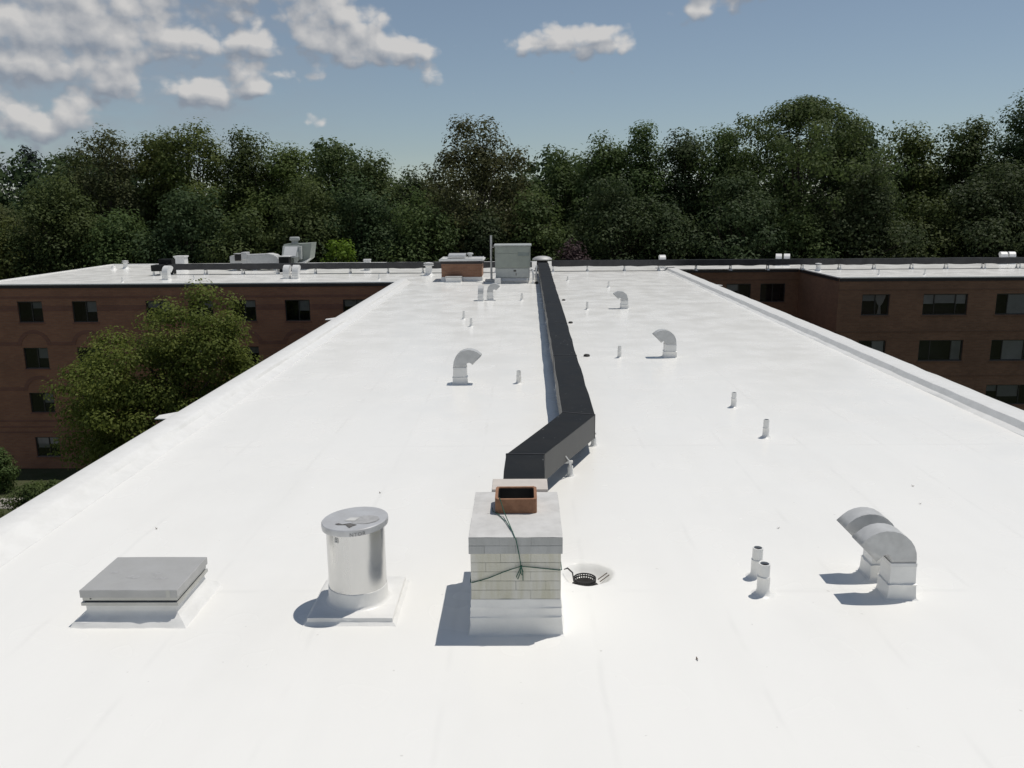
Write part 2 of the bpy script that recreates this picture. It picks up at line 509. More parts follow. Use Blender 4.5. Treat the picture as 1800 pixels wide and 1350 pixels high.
def leaf_mat(name, c1, c2, trans=.32):
    m = bpy.data.materials.new(name)
    m.use_nodes = True
    nt = m.node_tree
    bs = nt.nodes['Principled BSDF']
    out = nt.nodes['Material Output']
    at = nn(nt, 'ShaderNodeAttribute', attribute_name='tint')
    oi = nn(nt, 'ShaderNodeObjectInfo')
    mx = nn(nt, 'ShaderNodeMix', data_type='RGBA')
    mx.inputs[6].default_value = (*c1, 1)
    mx.inputs[7].default_value = (*c2, 1)
    nt.links.new(at.outputs['Fac'], mx.inputs[0])
    hs = nn(nt, 'ShaderNodeHueSaturation')
    nt.links.new(mx.outputs[2], hs.inputs['Color'])
    nt.links.new(mth(nt, 'ADD', mth(nt, 'MULTIPLY', oi.outputs['Random'], .03), .485), hs.inputs['Hue'])
    nt.links.new(mth(nt, 'ADD', mth(nt, 'MULTIPLY', oi.outputs['Random'], .3), .85), hs.inputs['Value'])
    nt.links.new(hs.outputs[0], bs.inputs['Base Color'])
    bs.inputs['Roughness'].default_value = .65
    bs.inputs['Specular IOR Level'].default_value = .18
    tl = nn(nt, 'ShaderNodeBsdfTranslucent')
    nt.links.new(hs.outputs[0], tl.inputs[0])
    ms = nn(nt, 'ShaderNodeMixShader')
    ms.inputs[0].default_value = trans
    nt.links.new(bs.outputs[0], ms.inputs[1])
    nt.links.new(tl.outputs[0], ms.inputs[2])
    nt.links.new(ms.outputs[0], out.inputs[0])
    MATS[name] = m


leaf_mat('leaf_mid', (.070, .103, .034), (.114, .150, .048), 0.42)
leaf_mat('leaf_light', (.096, .127, .034), (.150, .178, .052), 0.42)
leaf_mat('leaf_dark', (.052, .081, .034), (.085, .117, .046), 0.4)
leaf_mat('leaf_brown', (.082, .097, .038), (.126, .134, .056), 0.4)
leaf_mat('leaf_yard', (.125, .172, .036), (.22, .265, .064), 0.46)
leaf_mat('leaf_bright', (.12, .19, .02), (.20, .27, .04), .45)
leaf_mat('leaf_purple', (.045, .03, .03), (.07, .042, .045), .2)
leaf_mat('leaf_far', (.016, .026, .022), (.026, .036, .03), .15)


# ------------------------------------------------------------------ mesh helpers
class MB:
    def __init__(s):
        s.v, s.f = [], []

    def add(s, verts, faces):
        o = len(s.v)
        s.v += [tuple(p) for p in verts]
        s.f += [tuple(i+o for i in f) for f in faces]
        return s

    def box(s, x0, x1, y0, y1, z0, z1):
        return s.add([(x0, y0, z0), (x1, y0, z0), (x1, y1, z0), (x0, y1, z0), (x0, y0, z1), (x1, y0, z1), (x1, y1, z1), (x0, y1, z1)],
                     [(3, 2, 1, 0), (4, 5, 6, 7), (0, 1, 5, 4), (1, 2, 6, 5), (2, 3, 7, 6), (3, 0, 4, 7)])

    def prism(s, prof, a0, a1, axis='y', caps=True):
        n = len(prof)
        def mk(p, a):
            return {'y': (p[0], a, p[1]), 'x': (a, p[0], p[1]), 'z': (p[0], p[1], a)}[axis]
        vs_ = [mk(p, a0) for p in prof] + [mk(p, a1) for p in prof]
        fs = [(i, (i+1) % n, n+(i+1) % n, n+i) for i in range(n)]
        if caps:
            fs += [tuple(range(n)), tuple(range(2*n-1, n-1, -1))]
        return s.add(vs_, fs)

    def tube(s, path, radii, n=6, caps=True):
        path = [Vector(p) for p in path]
        if isinstance(radii, (int, float)):
            radii = [radii]*len(path)
        o = []
        ref = None
        for i, p in enumerate(path):
            t = (path[min(i+1, len(path)-1)]-path[max(i-1, 0)]).normalized()
            if ref is None:
                ref = Vector((1, 0, 0)) if abs(t.x) < .8 else Vector((0, 1, 0))
            u = (ref-t*ref.dot(t)).normalized()
            w = t.cross(u)
            ref = u
            for k in range(n):
                a = 2*math.pi*k/n
                o.append(p+(u*math.cos(a)+w*math.sin(a))*radii[i])
        fs = []
        for i in range(len(path)-1):
            for k in range(n):
                fs.append((i*n+k, i*n+(k+1) % n, (i+1)*n+(k+1) % n, (i+1)*n+k))
        if caps:
            fs += [tuple(range(n-1, -1, -1)), tuple(range((len(path)-1)*n, len(path)*n))]
        return s.add(o, fs)

    def lathe(s, prof, n=24, c=(0, 0, 0), sq=1.0, close=True, wob=0.0, seed=1):
        rr = random.Random(seed)
        o, fs = [], []
        for r, z in prof:
            for k in range(n):
                a = 2*math.pi*k/n
                q = r*(1+rr.uniform(-wob, wob))
                o.append((c[0]+q*math.cos(a), c[1]+q*math.sin(a)*sq, c[2]+z))
        m = len(prof)
        for i in range(m-1):
            for k in range(n):
                fs.append((i*n+k, i*n+(k+1) % n, (i+1)*n+(k+1) % n, (i+1)*n+k))
        if close:
            fs += [tuple(range(n-1, -1, -1)), tuple(range((m-1)*n, m*n))]
        return s.add(o, fs)

    def build(s, name, mat, parent=None, smooth=None, bevel=0.0, recalc=True, local=False, segs=2):
        off = Vector((0, 0, 0))
        if not local:
            p = parent
            while p is not None:
                off += p.location
                p = p.parent
        me = bpy.data.meshes.new(name)
        bm = bmesh.new()
        bv = [bm.verts.new(Vector(p)-off) for p in s.v]
        for f in s.f:
            try:
                bm.faces.new([bv[i] for i in f])
            except ValueError:
                pass
        if recalc:
            bmesh.ops.recalc_face_normals(bm, faces=bm.faces)
        bm.to_mesh(me)
        bm.free()
        me.materials.append(MATS[mat])
        if smooth is not None:
            me.polygons.foreach_set('use_smooth', [True]*len(me.polygons))
            me.set_sharp_from_angle(angle=R(smooth))
        ob = bpy.data.objects.new(name, me)
        col.objects.link(ob)
        ob.parent = parent
        if bevel:
            b = ob.modifiers.new('bevel', 'BEVEL')
            b.width = bevel
            b.segments = segs
            b.limit_method = 'ANGLE'
            b.angle_limit = R(40)
        return ob


def tag(o, label=None, cat=None, group=None, kind=None):
    for k, v in (('label', label), ('category', cat), ('group', group), ('kind', kind)):
        if v:
            o[k] = v
    return o


def thing(name, label, cat, loc=(0, 0, 0), group=None):
    o = bpy.data.objects.new(name, None)
    o.empty_display_size = .3
    o.location = loc
    col.objects.link(o)
    return tag(o, label, cat, group)


def copy_tree(o, parent=None):
    c = o.copy()
    col.objects.link(c)
    c.parent = parent
    for ch in o.children:
        copy_tree(ch, c)
    return c


# ------------------------------------------------------------------ ground
g = MB().add([(-1500, -400, GZ), (1500, -400, GZ), (1500, 2500, GZ), (-1500, 2500, GZ)], [(0, 1, 2, 3)]).build('ground', 'earth')
tag(g, kind='structure')
g = MB().add([(-60, -8, GZ+.004), (-7.5, -8, GZ+.004), (-7.5, 50.1, GZ+.004), (-60, 50.1, GZ+.004)], [(0, 1, 2, 3)]).build('lawn', 'grass')
tag(g, kind='structure')
g = MB().add([(10.6, -8, GZ+.004), (60, -8, GZ+.004), (60, 50.9, GZ+.004), (10.6, 50.9, GZ+.004)], [(0, 1, 2, 3)]).build('lawn', 'grass')
tag(g, kind='structure')
pth = MB().box(-60, -9.5, 43.0, 44.7, GZ-.1, GZ+.03).build('path', 'concrete', bevel=.02)
tag(pth, kind='structure')

# ------------------------------------------------------------------ the building
bld = thing('apartment_building', 'brick apartment building with long white coated flat roof and two side wings', 'building', (0, 20, GZ))
XL, XR, YN = -7.4, 10.45, -9.0
WL, WY, BY = -33.6, 50.2, 68.0     # left wing end, front and back
RX, RY, RF, RE = 19.4, 58.7, 51.2, 48.0   # right wing: start, recess front, main front, end

# roof sheet with a sump round the drain
DX, DY, DH = .78, 9.62, .37


def roof_sheet():
    xs = [WL, XL, DX-DH, DX+DH, XR, RX, RE]
    ys = [YN, DY-DH, DY+DH, WY, RF, RY, BY]
    m = MB()
    for i in range(len(xs)-1):
        for j in range(len(ys)-1):
            x, y = (xs[i]+xs[i+1])/2, (ys[j]+ys[j+1])/2
            inside = (XL < x < XR) or (x < XL and y > WY) or (XR < x < RX and y > RY) or (x > RX and y > RF)
            if not inside or (abs(x-DX) < DH and abs(y-DY) < DH):
                continue
            m.add([(xs[i], ys[j], 0), (xs[i+1], ys[j], 0), (xs[i+1], ys[j+1], 0), (xs[i], ys[j+1], 0)], [(0, 1, 2, 3)])
    n = 48
    rings = []
    for r, z in ((None, 0), (.345, 0), (.315, -.012), (.27, -.07), (.21, -.13), (.16, -.155), (.03, -.16)):
        ring = []
        for k in range(n):
            a = 2*math.pi*k/n
            c, s_ = math.cos(a), math.sin(a)
            q = DH/max(abs(c), abs(s_)) if r is None else r*(1+.03*math.sin(3*a+1)+.02*math.sin(7*a))
            ring.append((DX+c*q, DY+s_*q, z))
        rings.append(ring)
    vs_ = [p for rg in rings for p in rg]
    fs = []
    for i in range(len(rings)-1):
        for k in range(n):
            fs.append((i*n+k, (i+1)*n+k, (i+1)*n+(k+1) % n, i*n+(k+1) % n))
    fs.append(tuple((len(rings)-1)*n+k for k in range(n)))
    m.add(vs_, fs)
    o = m.build('roof', 'roof', bld, smooth=50, recalc=False)
    tag(o, 'glossy white coated membrane roof')
    bm = bmesh.new()
    bm.from_mesh(o.data)
    for f in bm.faces:
        f.normal_update()
        if f.normal.z < 0:
            f.normal_flip()
    bm.to_mesh(o.data)
    bm.free()


roof_sheet()


def wavy(prof, y0, y1, step=.7, amp=.013, seed=3):
    """a long edge of a coated parapet, laid slightly uneven"""
    rr = random.Random(seed)
    n = int(abs(y1-y0)/step)
    m = MB()
    k = len(prof)
    vs_, fs = [], []
    for i in range(n+1):
        y = y0+(y1-y0)*i/n
        for q, (x, z) in enumerate(prof):
            j = 0 if z < -.05 or q == 0 else rr.uniform(-amp, amp)
            vs_.append((x+j, y, z+j*.6))
    for i in range(n):
        for q in range(k-1):
            fs.append((i*k+q, i*k+q+1, (i+1)*k+q+1, (i+1)*k+q))
    fs += [tuple(range(k)), tuple(range(n*k+k-1, n*k-1, -1))]
    return m.add(vs_, fs)


wavy([(XL-.06, -.16), (XL-.06, .20), (XL-.02, .215), (XL+.33, .205), (XL+.40, .17), (XL+.44, .10), (XL+.66, .005), (XL+.67, -.02)], YN, WY+.1, amp=.006).build('parapet', 'coating', bld, smooth=35)
wavy([(XR+.06, -.16), (XR+.06, .20), (XR+.02, .215), (XR-.44, .205), (XR-.485, .19), (XR-.56, .055), (XR-.68, .004), (XR-.69, -.02)], YN, RY+.05, seed=9).build('parapet', 'coating', bld, smooth=35)
# thin raised edges of the wings with a black fascia under them
def edge(x0, y0, x1, y1, nx, ny):
    h = .05
    dx, dy = nx*.07, ny*.07
    m = MB()
    if x0 == x1:
        a, b = sorted((x0-nx*.12, x0+dx))
        m.box(a, b, y0, y1, -.03, h)
        f = MB().box(*sorted((x0+nx*.002, x0+nx*.045)), y0, y1, -.22, -.033)
    else:
        a, b = sorted((y0-ny*.12, y0+dy))
        m.box(x0, x1, a, b, -.03, h)
        f = MB().box(x0, x1, *sorted((y0+ny*.002, y0+ny*.045)), -.22, -.033)
    m.build('roof_edge', 'coating', bld, bevel=.015)
    f.build('fascia', 'fascia', bld)


edge(WL, WY, XL-.07, WY, 0, -1)
edge(WL, WY+.13, WL, BY-.13, -1, 0)
edge(WL, BY, RE, BY, 0, 1)
edge(XR+.07, RY, RX-.08, RY, 0, -1)
edge(RX, RF+.13, RX, RY-.13, -1, 0)
edge(RX, RF, RE, RF, 0, -1)
edge(RE, RF+.13, RE, BY-.13, 1, 0)
for x, nx in ((XL-.06, -1), (XR+.06, 1)):
    MB().box(*sorted((x-nx*.02, x-nx*.06)), YN, WY-.08 if nx < 0 else RY-.08, -.34, -.163).build('fascia', 'fascia', bld)
# little sheet metal scuppers that stick out over the eaves
for x, y, nx in ((XL-.06, 17.0, -1), (XL-.06, 32.4, -1), (XR+.06, 45.3, 1)):
    m = MB().add([(x+nx*.002, y-.30, .192), (x+nx*.30, y-.22, .172), (x+nx*.34, y+.10, .168), (x+nx*.002, y+.30, .192),
                  (x+nx*.002, y-.30, .172), (x+nx*.30, y-.22, .152), (x+nx*.34, y+.10, .148), (x+nx*.002, y+.30, .172)],
                 [(0, 1, 2, 3), (7, 6, 5, 4), (0, 4, 5, 1), (1, 5, 6, 2), (2, 6, 7, 3), (3, 7, 4, 0)])
    m.build('scupper', 'coating', bld)


# walls with real window openings
def wall_y(y, x0, x1, rects, mat, z0=GZ, z1=-.05, depth=.14):
    xs = sorted({x0, x1, *[r[0] for r in rects], *[r[1] for r in rects]})
    zs = sorted({z0, z1, *[r[2] for r in rects], *[r[3] for r in rects]})
    m = MB()
    for i in range(len(xs)-1):
        for j in range(len(zs)-1):
            xc, zc = (xs[i]+xs[i+1])/2, (zs[j]+zs[j+1])/2
            if any(r[0] < xc < r[1] and r[2] < zc < r[3] for r in rects):
                continue
            m.add([(xs[i], y, zs[j]), (xs[i+1], y, zs[j]), (xs[i+1], y, zs[j+1]), (xs[i], y, zs[j+1])], [(0, 1, 2, 3)])
    for a, b, c, d in rects:
        e = y+depth
        m.add([(a, y, c), (b, y, c), (b, y, d), (a, y, d), (a, e, c), (b, e, c), (b, e, d), (a, e, d)],
              [(0, 4, 5, 1), (1, 5, 6, 2), (2, 6, 7, 3), (3, 7, 4, 0)])
    return m.build('wall', mat, bld, recalc=False)


def window(x0, x1, z0, z1, y, panes, blind=None, curtain=False, sill='brick_dark'):
    """panes: fractions of the width; blind: list of (pane, drop)"""
    yf = y+.075
    m = MB()
    t = .055
    m.box(x0+.003, x0+t, yf, yf+.07, z0+.003, z1-.003).box(x1-t, x1-.003, yf, yf+.07, z0+.003, z1-.003)
    m.box(x0+t, x1-t, yf, yf+.07, z0+.003, z0+t).box(x0+t, x1-t, yf, yf+.07, z1-t, z1-.003)
    cx = x0+t
    W = x1-x0-2*t
    edges_ = []
    for i, p in enumerate(panes):
        nx_ = cx+W*p
        edges_.append((cx, nx_))
        if i < len(panes)-1:
            m.box(nx_-.022, nx_+.022, yf+.005, yf+.06, z0+t, z1-t)
        cx = nx_
    w = m.build('window', 'frame_dark', bld)
    for i, (a, b) in enumerate(edges_):
        yy = yf+.03+.012*(i % 2)
        MB().add([(a, yy, z0+t), (b, yy, z0+t), (b, yy, z1-t), (a, yy, z1-t)], [(0, 1, 2, 3)]).build('pane', 'glass', w, recalc=False)
    for i, dr in blind or []:
        a, b = edges_[i]
        zb = z1-t-(z1-z0-2*t)*dr
        bl = MB().box(a+.02, b-.02, yf+.10, yf+.115, zb, z1-t-.005)
        bl.box(a+.02, b-.02, yf+.095, yf+.12, zb-.03, zb-.002)
        bl.build('blind', 'blind', w)
    if curtain:
        a, b = edges_[-1]
        c = a+(b-a)*.42
        hw = (b-a)*.42
        vs_, fs = [], []
        rows = [(1., 0), (.95, .12), (.55, .42), (.18, .58), (.25, .75), (.36, 1.)]
        for s_, h in rows:
            for k in range(9):
                u = -1+k/4
                vs_.append((c+u*hw*s_, yf+.12+.02*(k % 2), z1-t-(z1-z0-2*t)*h))
        for i in range(len(rows)-1):
            for k in range(8):
                fs.append((i*9+k, i*9+k+1, (i+1)*9+k+1, (i+1)*9+k))
        MB().add(vs_, fs).build('curtain', 'curtain', w, smooth=60)
    MB().box(x0-.06, x1+.06, y-.05, y+.072, z0-.09, z0-.002).build('sill', sill, w, bevel=.008)
    rb = MB()
    yb = y+1.1
    e = yf+.071
    rb.add([(x0, e, z0), (x1, e, z0), (x1, e, z1), (x0, e, z1), (x0, yb, z0), (x1, yb, z0), (x1, yb, z1), (x0, yb, z1)],
           [(0, 1, 5, 4), (1, 2, 6, 5), (2, 3, 7, 6), (3, 0, 4, 7), (4, 5, 6, 7)])
    rb.build('room', 'room', w, recalc=False)
    return w


rw = random.Random(21)
FL = [(-2.32, -1.02), (-5.20, -3.88), (-8.02, -6.74), (-10.9, -9.62)]
LX = [-30.96, -27.60, -23.05, -20.45, -17.83, -14.52, -10.97]
rectsL = [(x, x+1.52, a, b) for x in LX for a, b in FL]
wall_y(WY, WL, XL, rectsL, 'brick_red')
for x in LX:
    for k, (a, b) in enumerate(FL):
        bl = []
        if rw.random() < .85:
            bl.append((1, rw.choice((.35, .5, .55, .3))))
        if rw.random() < .35:
            bl.append((0, rw.choice((.3, .55))))
        window(x, x+1.52, a, b, WY, (.55, .45), bl)
# dark brick bands and blind arches of the left wing
def bands(y, x0, x1, zs, mat):
    for z0, z1 in zs:
        MB().box(x0, x1, y-.018, y+.05, z0, z1).build('brick_band', mat, bld)


def split(x0, x1, cuts):
    out, cur = [], x0
    for a, b in sorted(cuts):
        if a > cur:
            out.append((cur, a))
        cur = b
    if cur < x1:
        out.append((cur, x1))
    return out


for z0, z1 in ((-.86, -.72),):
    bands(WY, WL, XL, [(z0, z1)], 'brick_dark')
for (a, b) in split(WL, XL, [(x-.003, x+1.523) for x in LX]):
    bands(WY, a, b, [(-1.62, -1.28)], 'brick_dark')
for x in LX:
    c = x+.76
    for zt in (-3.80, -6.66):
        n = 14
        ri, ro = .80, 1.04
        p = [(c+ro*math.cos(math.pi*i/n), zt+.05+ro*.92*math.sin(math.pi*i/n)) for i in range(n+1)]
        q = [(c+ri*math.cos(math.pi*i/n), zt+.05+ri*.92*math.sin(math.pi*i/n)) for i in range(n, -1, -1)]
        m = MB()
        for i in range(n):
            m.prism([p[i], p[i+1], q[n-i-1], q[n-i]], WY-.02, WY+.05, 'y')
        m.build('brick_arch', 'brick_dark', bld)
for zt in (-3.80, -6.66):
    for (a, b) in split(WL, XL, [(x-.285, x+1.805) for x in LX]):
        bands(WY, a, b, [(zt+.05, zt+.27)], 'brick_dark')
for z in (-9.0, -9.35, -8.62):
    bands(WY, WL, XL, [(z, z+.12)], 'brick_dark')

# right wing
RCX = [(14.34, 16.07), (16.73, 18.48)]
wall_y(RY, XR, RX, [(a, b, c, d) for a, b in RCX for c, d in FL], 'brick_brown')
for a, b in RCX:
    for c, d in FL:
        window(a, b, c, d, RY, (.5, .5), [(rw.randint(0, 1), .35)] if rw.random() < .7 else None, sill='brick_brown_dark')
RFX = [(20.87, 22.56), (24.62, 27.35), (29.08, 31.9), (34.0, 36.7)]
wall_y(RF, RX, RE, [(a, b, c, d) for a, b in RFX for c, d in FL], 'brick_brown')
for i, (a, b) in enumerate(RFX):
    for k, (c, d) in enumerate(FL):
        pn = (.5, .5) if i == 0 else (.25, .5, .25)
        bl = {(1, 0): [(1, .42), (0, .45), (2, .45)], (2, 0): [(1, 1.0)], (0, 1): [(1, 1.0)], (1, 1): [(2, 1.0)], (2, 1): [(1, 1.0)], (2, 2): [(1, .6), (0, .3)]}.get((i, k), [(rw.randint(0, 1), .5)])
        if (i, k) == (0, 0):
            bl = [(0, .28)]
        window(a, b, c, d, RF, pn, bl, curtain=(i == 0 and k == 0), sill='brick_brown_dark')
for z in (-.80, -3.4, -6.2):
    bands(RF, RX, RE, [(z, z+.1)], 'brick_brown_dark')
    bands(RY, XR, RX, [(z, z+.1)], 'brick_brown_dark')
# remaining plain walls
def wall_x(x, y0, y1, mat):
    MB().add([(x, y0, GZ), (x, y1, GZ), (x, y1, -.05), (x, y0, -.05)], [(0, 1, 2, 3)]).build('wall', mat, bld)


wall_x(XL, YN, WY, 'brick_red')
wall_x(XR, YN, RY, 'brick_brown')
wall_x(WL, WY, BY, 'brick_red')
wall_x(RX, RF, RY, 'brick_brown')
wall_x(RE, RF, BY, 'brick_brown')
MB().add([(WL, BY, GZ), (RE, BY, GZ), (RE, BY, -.05), (WL, BY, -.05)], [(0, 1, 2, 3)]).build('wall', 'brick_red', bld)
MB().add([(XL, YN, GZ), (XR, YN, GZ), (XR, YN, -.05), (XL, YN, -.05)], [(0, 1, 2, 3)]).build('wall', 'brick_red', bld)

# ------------------------------------------------------------------ chimney
ch = thing('chimney', 'stained grey brick chimney with concrete cap and one clay flue', 'chimney', (-.09, 8.8, 0))
CX0, CX1, CY0, CY1 = -.565, .385, 8.12, 9.50
MB().box(CX0+.012, CX1-.012, CY0+.012, CY1-.012, .38, 1.10).build('mortar_core', 'mortar', ch)
BMESH = {}


def brick(x0, x1, y0, y1, z0, z1, mat):
    key = (round(x1-x0, 3), round(y1-y0, 3), round(z1-z0, 3), mat)
    if key not in BMESH:
        m = MB().box(-(x1-x0)/2, (x1-x0)/2, -(y1-y0)/2, (y1-y0)/2, 0, z1-z0)
        o = m.build('brick', mat, None, local=True)
        bm = bmesh.new()
        bm.from_mesh(o.data)
        bmesh.ops.bevel(bm, geom=bm.edges[:], offset=.002, segments=1, affect='EDGES')
        bm.to_mesh(o.data)
        bm.free()
        BMESH[key] = o.data
    else:
        o = bpy.data.objects.new('brick', BMESH[key])
        col.objects.link(o)
    o.parent = ch
    o.location = Vector(((x0+x1)/2+rnd.uniform(-.0015, .0015), (y0+y1)/2+rnd.uniform(-.0015, .0015), z0))-ch.location
    o.rotation_euler.z = rnd.uniform(-.003, .003)


def course(z0, z1, x0, x1, y0, y1, odd, mat, gap=.003):
    T = .105
    L = (x1-x0)/3
    cuts = [x0, x0+L, x0+2*L, x1] if not odd else [x0, x0+L/2, x0+1.5*L, x0+2.5*L, x1]
    for a, b in zip(cuts, cuts[1:]):
        brick(a+.0005, b-.0005, y0, y0+T, z0+gap/2, z1-gap/2, mat)
        brick(a+.0005, b-.0005, y1-T, y1, z0+gap/2, z1-gap/2, mat)
    ya, yb = y0+T, y1-T
    n = 4
    L = (yb-ya)/n
    cuts = [ya+i*L for i in range(n+1)] if odd else [ya]+[ya+(i+.5)*L for i in range(n)]+[yb]
    for a, b in zip(cuts, cuts[1:]):
        brick(x0, x0+T, a+gap/2, b-gap/2, z0+gap/2, z1-gap/2, mat)
        brick(x1-T, x1, a+gap/2, b-gap/2, z0+gap/2, z1-gap/2, mat)


for i in range(5):
    course(.41+i*.104, .41+(i+1)*.104, CX0, CX1, CY0, CY1, i % 2, 'stained_brick')
for i in range(2):
    course(.93+i*.092, .93+(i+1)*.092, CX0-.018, CX1+.018, CY0-.018, CY1+.01, (i+1) % 2, 'cap_brick', gap=.002)
# coated foot of the chimney: three courses under thick paint, flared where the flashing meets the roof
def ring_box(m, rects, amp=.005):
    """rects: list of (inset, z) from the bottom up; n points along each side"""
    pts = []
    rr = random.Random(5)
    NS = 8
    for ins, z in rects:
        x0, x1, y0, y1 = CX0-ins, CX1+ins, CY0-ins, CY1+ins
        r = []
        for k in range(NS):
            r.append((x0+(x1-x0)*k/NS, y0))
        for k in range(NS):
            r.append((x1, y0+(y1-y0)*k/NS))
        for k in range(NS):
            r.append((x1-(x1-x0)*k/NS, y1))
        for k in range(NS):
            r.append((x0, y1-(y1-y0)*k/NS))
        pts.append([(x+rr.uniform(-amp, amp), y+rr.uniform(-amp, amp), z+(rr.uniform(-amp, amp) if 0 < z < .4 else 0)) for x, y in r])
    n = 4*NS
    fs = []
    for i in range(len(rects)-1):
        for k in range(n):
            fs.append((i*n+k, i*n+(k+1) % n, (i+1)*n+(k+1) % n, (i+1)*n+k))
    fs.append(tuple(range((len(rects)-1)*n, len(rects)*n)))
    return m.add([p for r in pts for p in r], fs)


ring_box(MB(), [(.06, -.005), (.03, .012), (.02, .05), (.018, .10), (.017, .19), (.018, .205), (.011, .218), (.009, .25), (.009, .30), (.010, .312), (.006, .32), (.005, .37), (.004, .41)], amp=.006).build('coated_foot', 'coating', ch, smooth=30)
# cap slab, a little dished and weathered
m = MB()
N = 10
vs_, fs = [], []
rr = random.Random(11)
for j in range(N+1):
    for i in range(N+1):
        x = CX0-.016+(CX1-CX0+.032)*i/N
        y = CY0-.016+(CY1-CY0+.024)*j/N
        e = min(i, N-i, j, N-j)
        vs_.append((x, y, 1.116+min(e, 3)*.006+rr.uniform(-.002, .002)))
for j in range(N):
    for i in range(N):
        a = j*(N+1)+i
        fs.append((a, a+1, a+N+2, a+N+1))
m.add(vs_, fs).build('cap_slab', 'cap_concrete', ch, smooth=60, recalc=False)
# narrow rear shaft with a pale slab
MB().box(-.37, .27, 9.512, 9.86, -.005, 1.10).build('rear_shaft', 'coating', ch, bevel=.01)
MB().box(-.39, .29, 9.505, 9.90, 1.102, 1.15).build('rear_slab', 'beige_slab', ch, bevel=.008)


def rrect(x0, x1, y0, y1, r, n=5):
    out = []
    for cx, cy, a0 in ((x1-r, y1-r, 0), (x0+r, y1-r, 90), (x0+r, y0+r, 180), (x1-r, y0+r, 270)):
        for k in range(n+1):
            a = R(a0+90*k/n)
            out.append((cx+r*math.cos(a), cy+r*math.sin(a)))
    return out


FX0, FX1, FY0, FY1 = -.325, .145, 8.74, 9.17
m = MB()
o_, i_ = rrect(FX0, FX1, FY0, FY1, .045), rrect(FX0+.032, FX1-.032, FY0+.032, FY1-.032, .03)
n = len(o_)
jit = [rr.uniform(-.004, .004) for _ in range(n)]
vs_ = [(x, y, 1.10) for x, y in o_]+[(x, y, 1.305+jit[k]) for k, (x, y) in enumerate(o_)]+[(x, y, 1.305+jit[k]) for k, (x, y) in enumerate(i_)]+[(x, y, .95) for x, y in i_]
fs = []
for lv in range(3):
    for k in range(n):
        fs.append((lv*n+k, lv*n+(k+1) % n, (lv+1)*n+(k+1) % n, (lv+1)*n+k))
fl = m.add(vs_, fs).build('flue', 'terracotta', ch, smooth=40)
MB().add([(x*.995, y, 1.27) if False else (x, y, 1.0) for x, y in rrect(FX0+.01, FX1-.01, FY0+.01, FY1-.01, .04)], [tuple(range(n))]).build('flue_plug', 'flue_dark', fl)  # near-black disc closing the flue
m = MB()
vs_ = [(x, y, 1.29) for x, y in i_]
vs2 = [(x+( -.001 if x > -.09 else .001), y+(-.001 if y > 8.95 else .001), 1.02) for x, y in i_]
m.add([(x*1, y, z) for x, y, z in [(p[0]-(.002 if p[0] > -.09 else -.002), p[1]-(.002 if p[1] > 8.95 else -.002), p[2]) for p in vs_]]+vs2, [(k, (k+1) % n, n+(k+1) % n, n+k) for k in range(n)]).build('flue_lining', 'flue_dark', fl, smooth=40)  # near-black lining on the inner faces of the flue

# green twine tied round the chimney
tw = thing('twine', 'thin green twine tied round the brick chimney with a bow', 'twine', (-.03, 8.1, .8))
F_ = CY0-.009
knot = (-.035, F_-.012, .795)
m = MB()
m.tube([knot, (-.2, F_-.005, .735), (-.38, F_, .655), (CX0+.02, F_, .605), (CX0-.008, CY0+.01, .60), (CX0-.009, 8.8, .63), (CX0-.009, 9.48, .66), (CX0+.05, 9.511, .665)], .005, 5)
m.tube([knot, (.12, F_-.004, .775), (CX1-.02, F_, .745), (CX1+.008, CY0+.01, .74), (CX1+.009, 8.8, .70), (CX1+.009, 9.48, .67), (CX1-.05, 9.511, .665)], .005, 5)
m.build('loop', 'twine', tw, smooth=60)
m = MB()
FC = CY0-.028
m.tube([knot, (-.055, FC-.004, .93), (-.085, FC, 1.09), (-.10, FC+.004, 1.127), (-.15, 8.35, 1.143), (-.22, 8.66, 1.18), (-.272, 8.745, 1.318), (-.275, 8.785, 1.29), (-.27, 8.79, 1.15)], .005, 5)
m.tube([(-.118, 8.2, 1.136), (-.19, 8.45, 1.147), (-.29, 8.70, 1.145), (-.35, 8.77, 1.15), (-.36, 8.9, 1.144)], .005, 5)
m.build('tie', 'twine', tw, smooth=60)
m = MB()
for s_, w_, h_ in ((-1, .03, .15), (1, .022, .1)):
    m.tube([knot, (knot[0]+s_*w_*.6, F_-.012, .75), (knot[0]+s_*w_*1.3-.01, F_-.008, .795-h_*.8), (knot[0]+s_*w_*.8-.01, F_-.007, .795-h_), (knot[0]+s_*w_*.1-.005, F_-.01, .72), knot], .0045, 5)
m.tube([knot, (knot[0]+.018, F_-.008, .74), (knot[0]+.02, F_-.005, .63)], .0045, 5)
m.lathe([(.004, -.012), (.012, -.008), (.014, 0), (.011, .009), (.004, .012)], 8, knot)
m.build('bow', 'twine', tw, smooth=60)

# ------------------------------------------------------------------ roof hatch
ht = thing('roof_hatch', 'square roof access hatch with scuffed grey metal lid and white curb', 'hatch', (-4.36, 8.8, 0))
HX0, HX1, HY0, HY1 = -4.86, -3.85, 8.40, 9.21


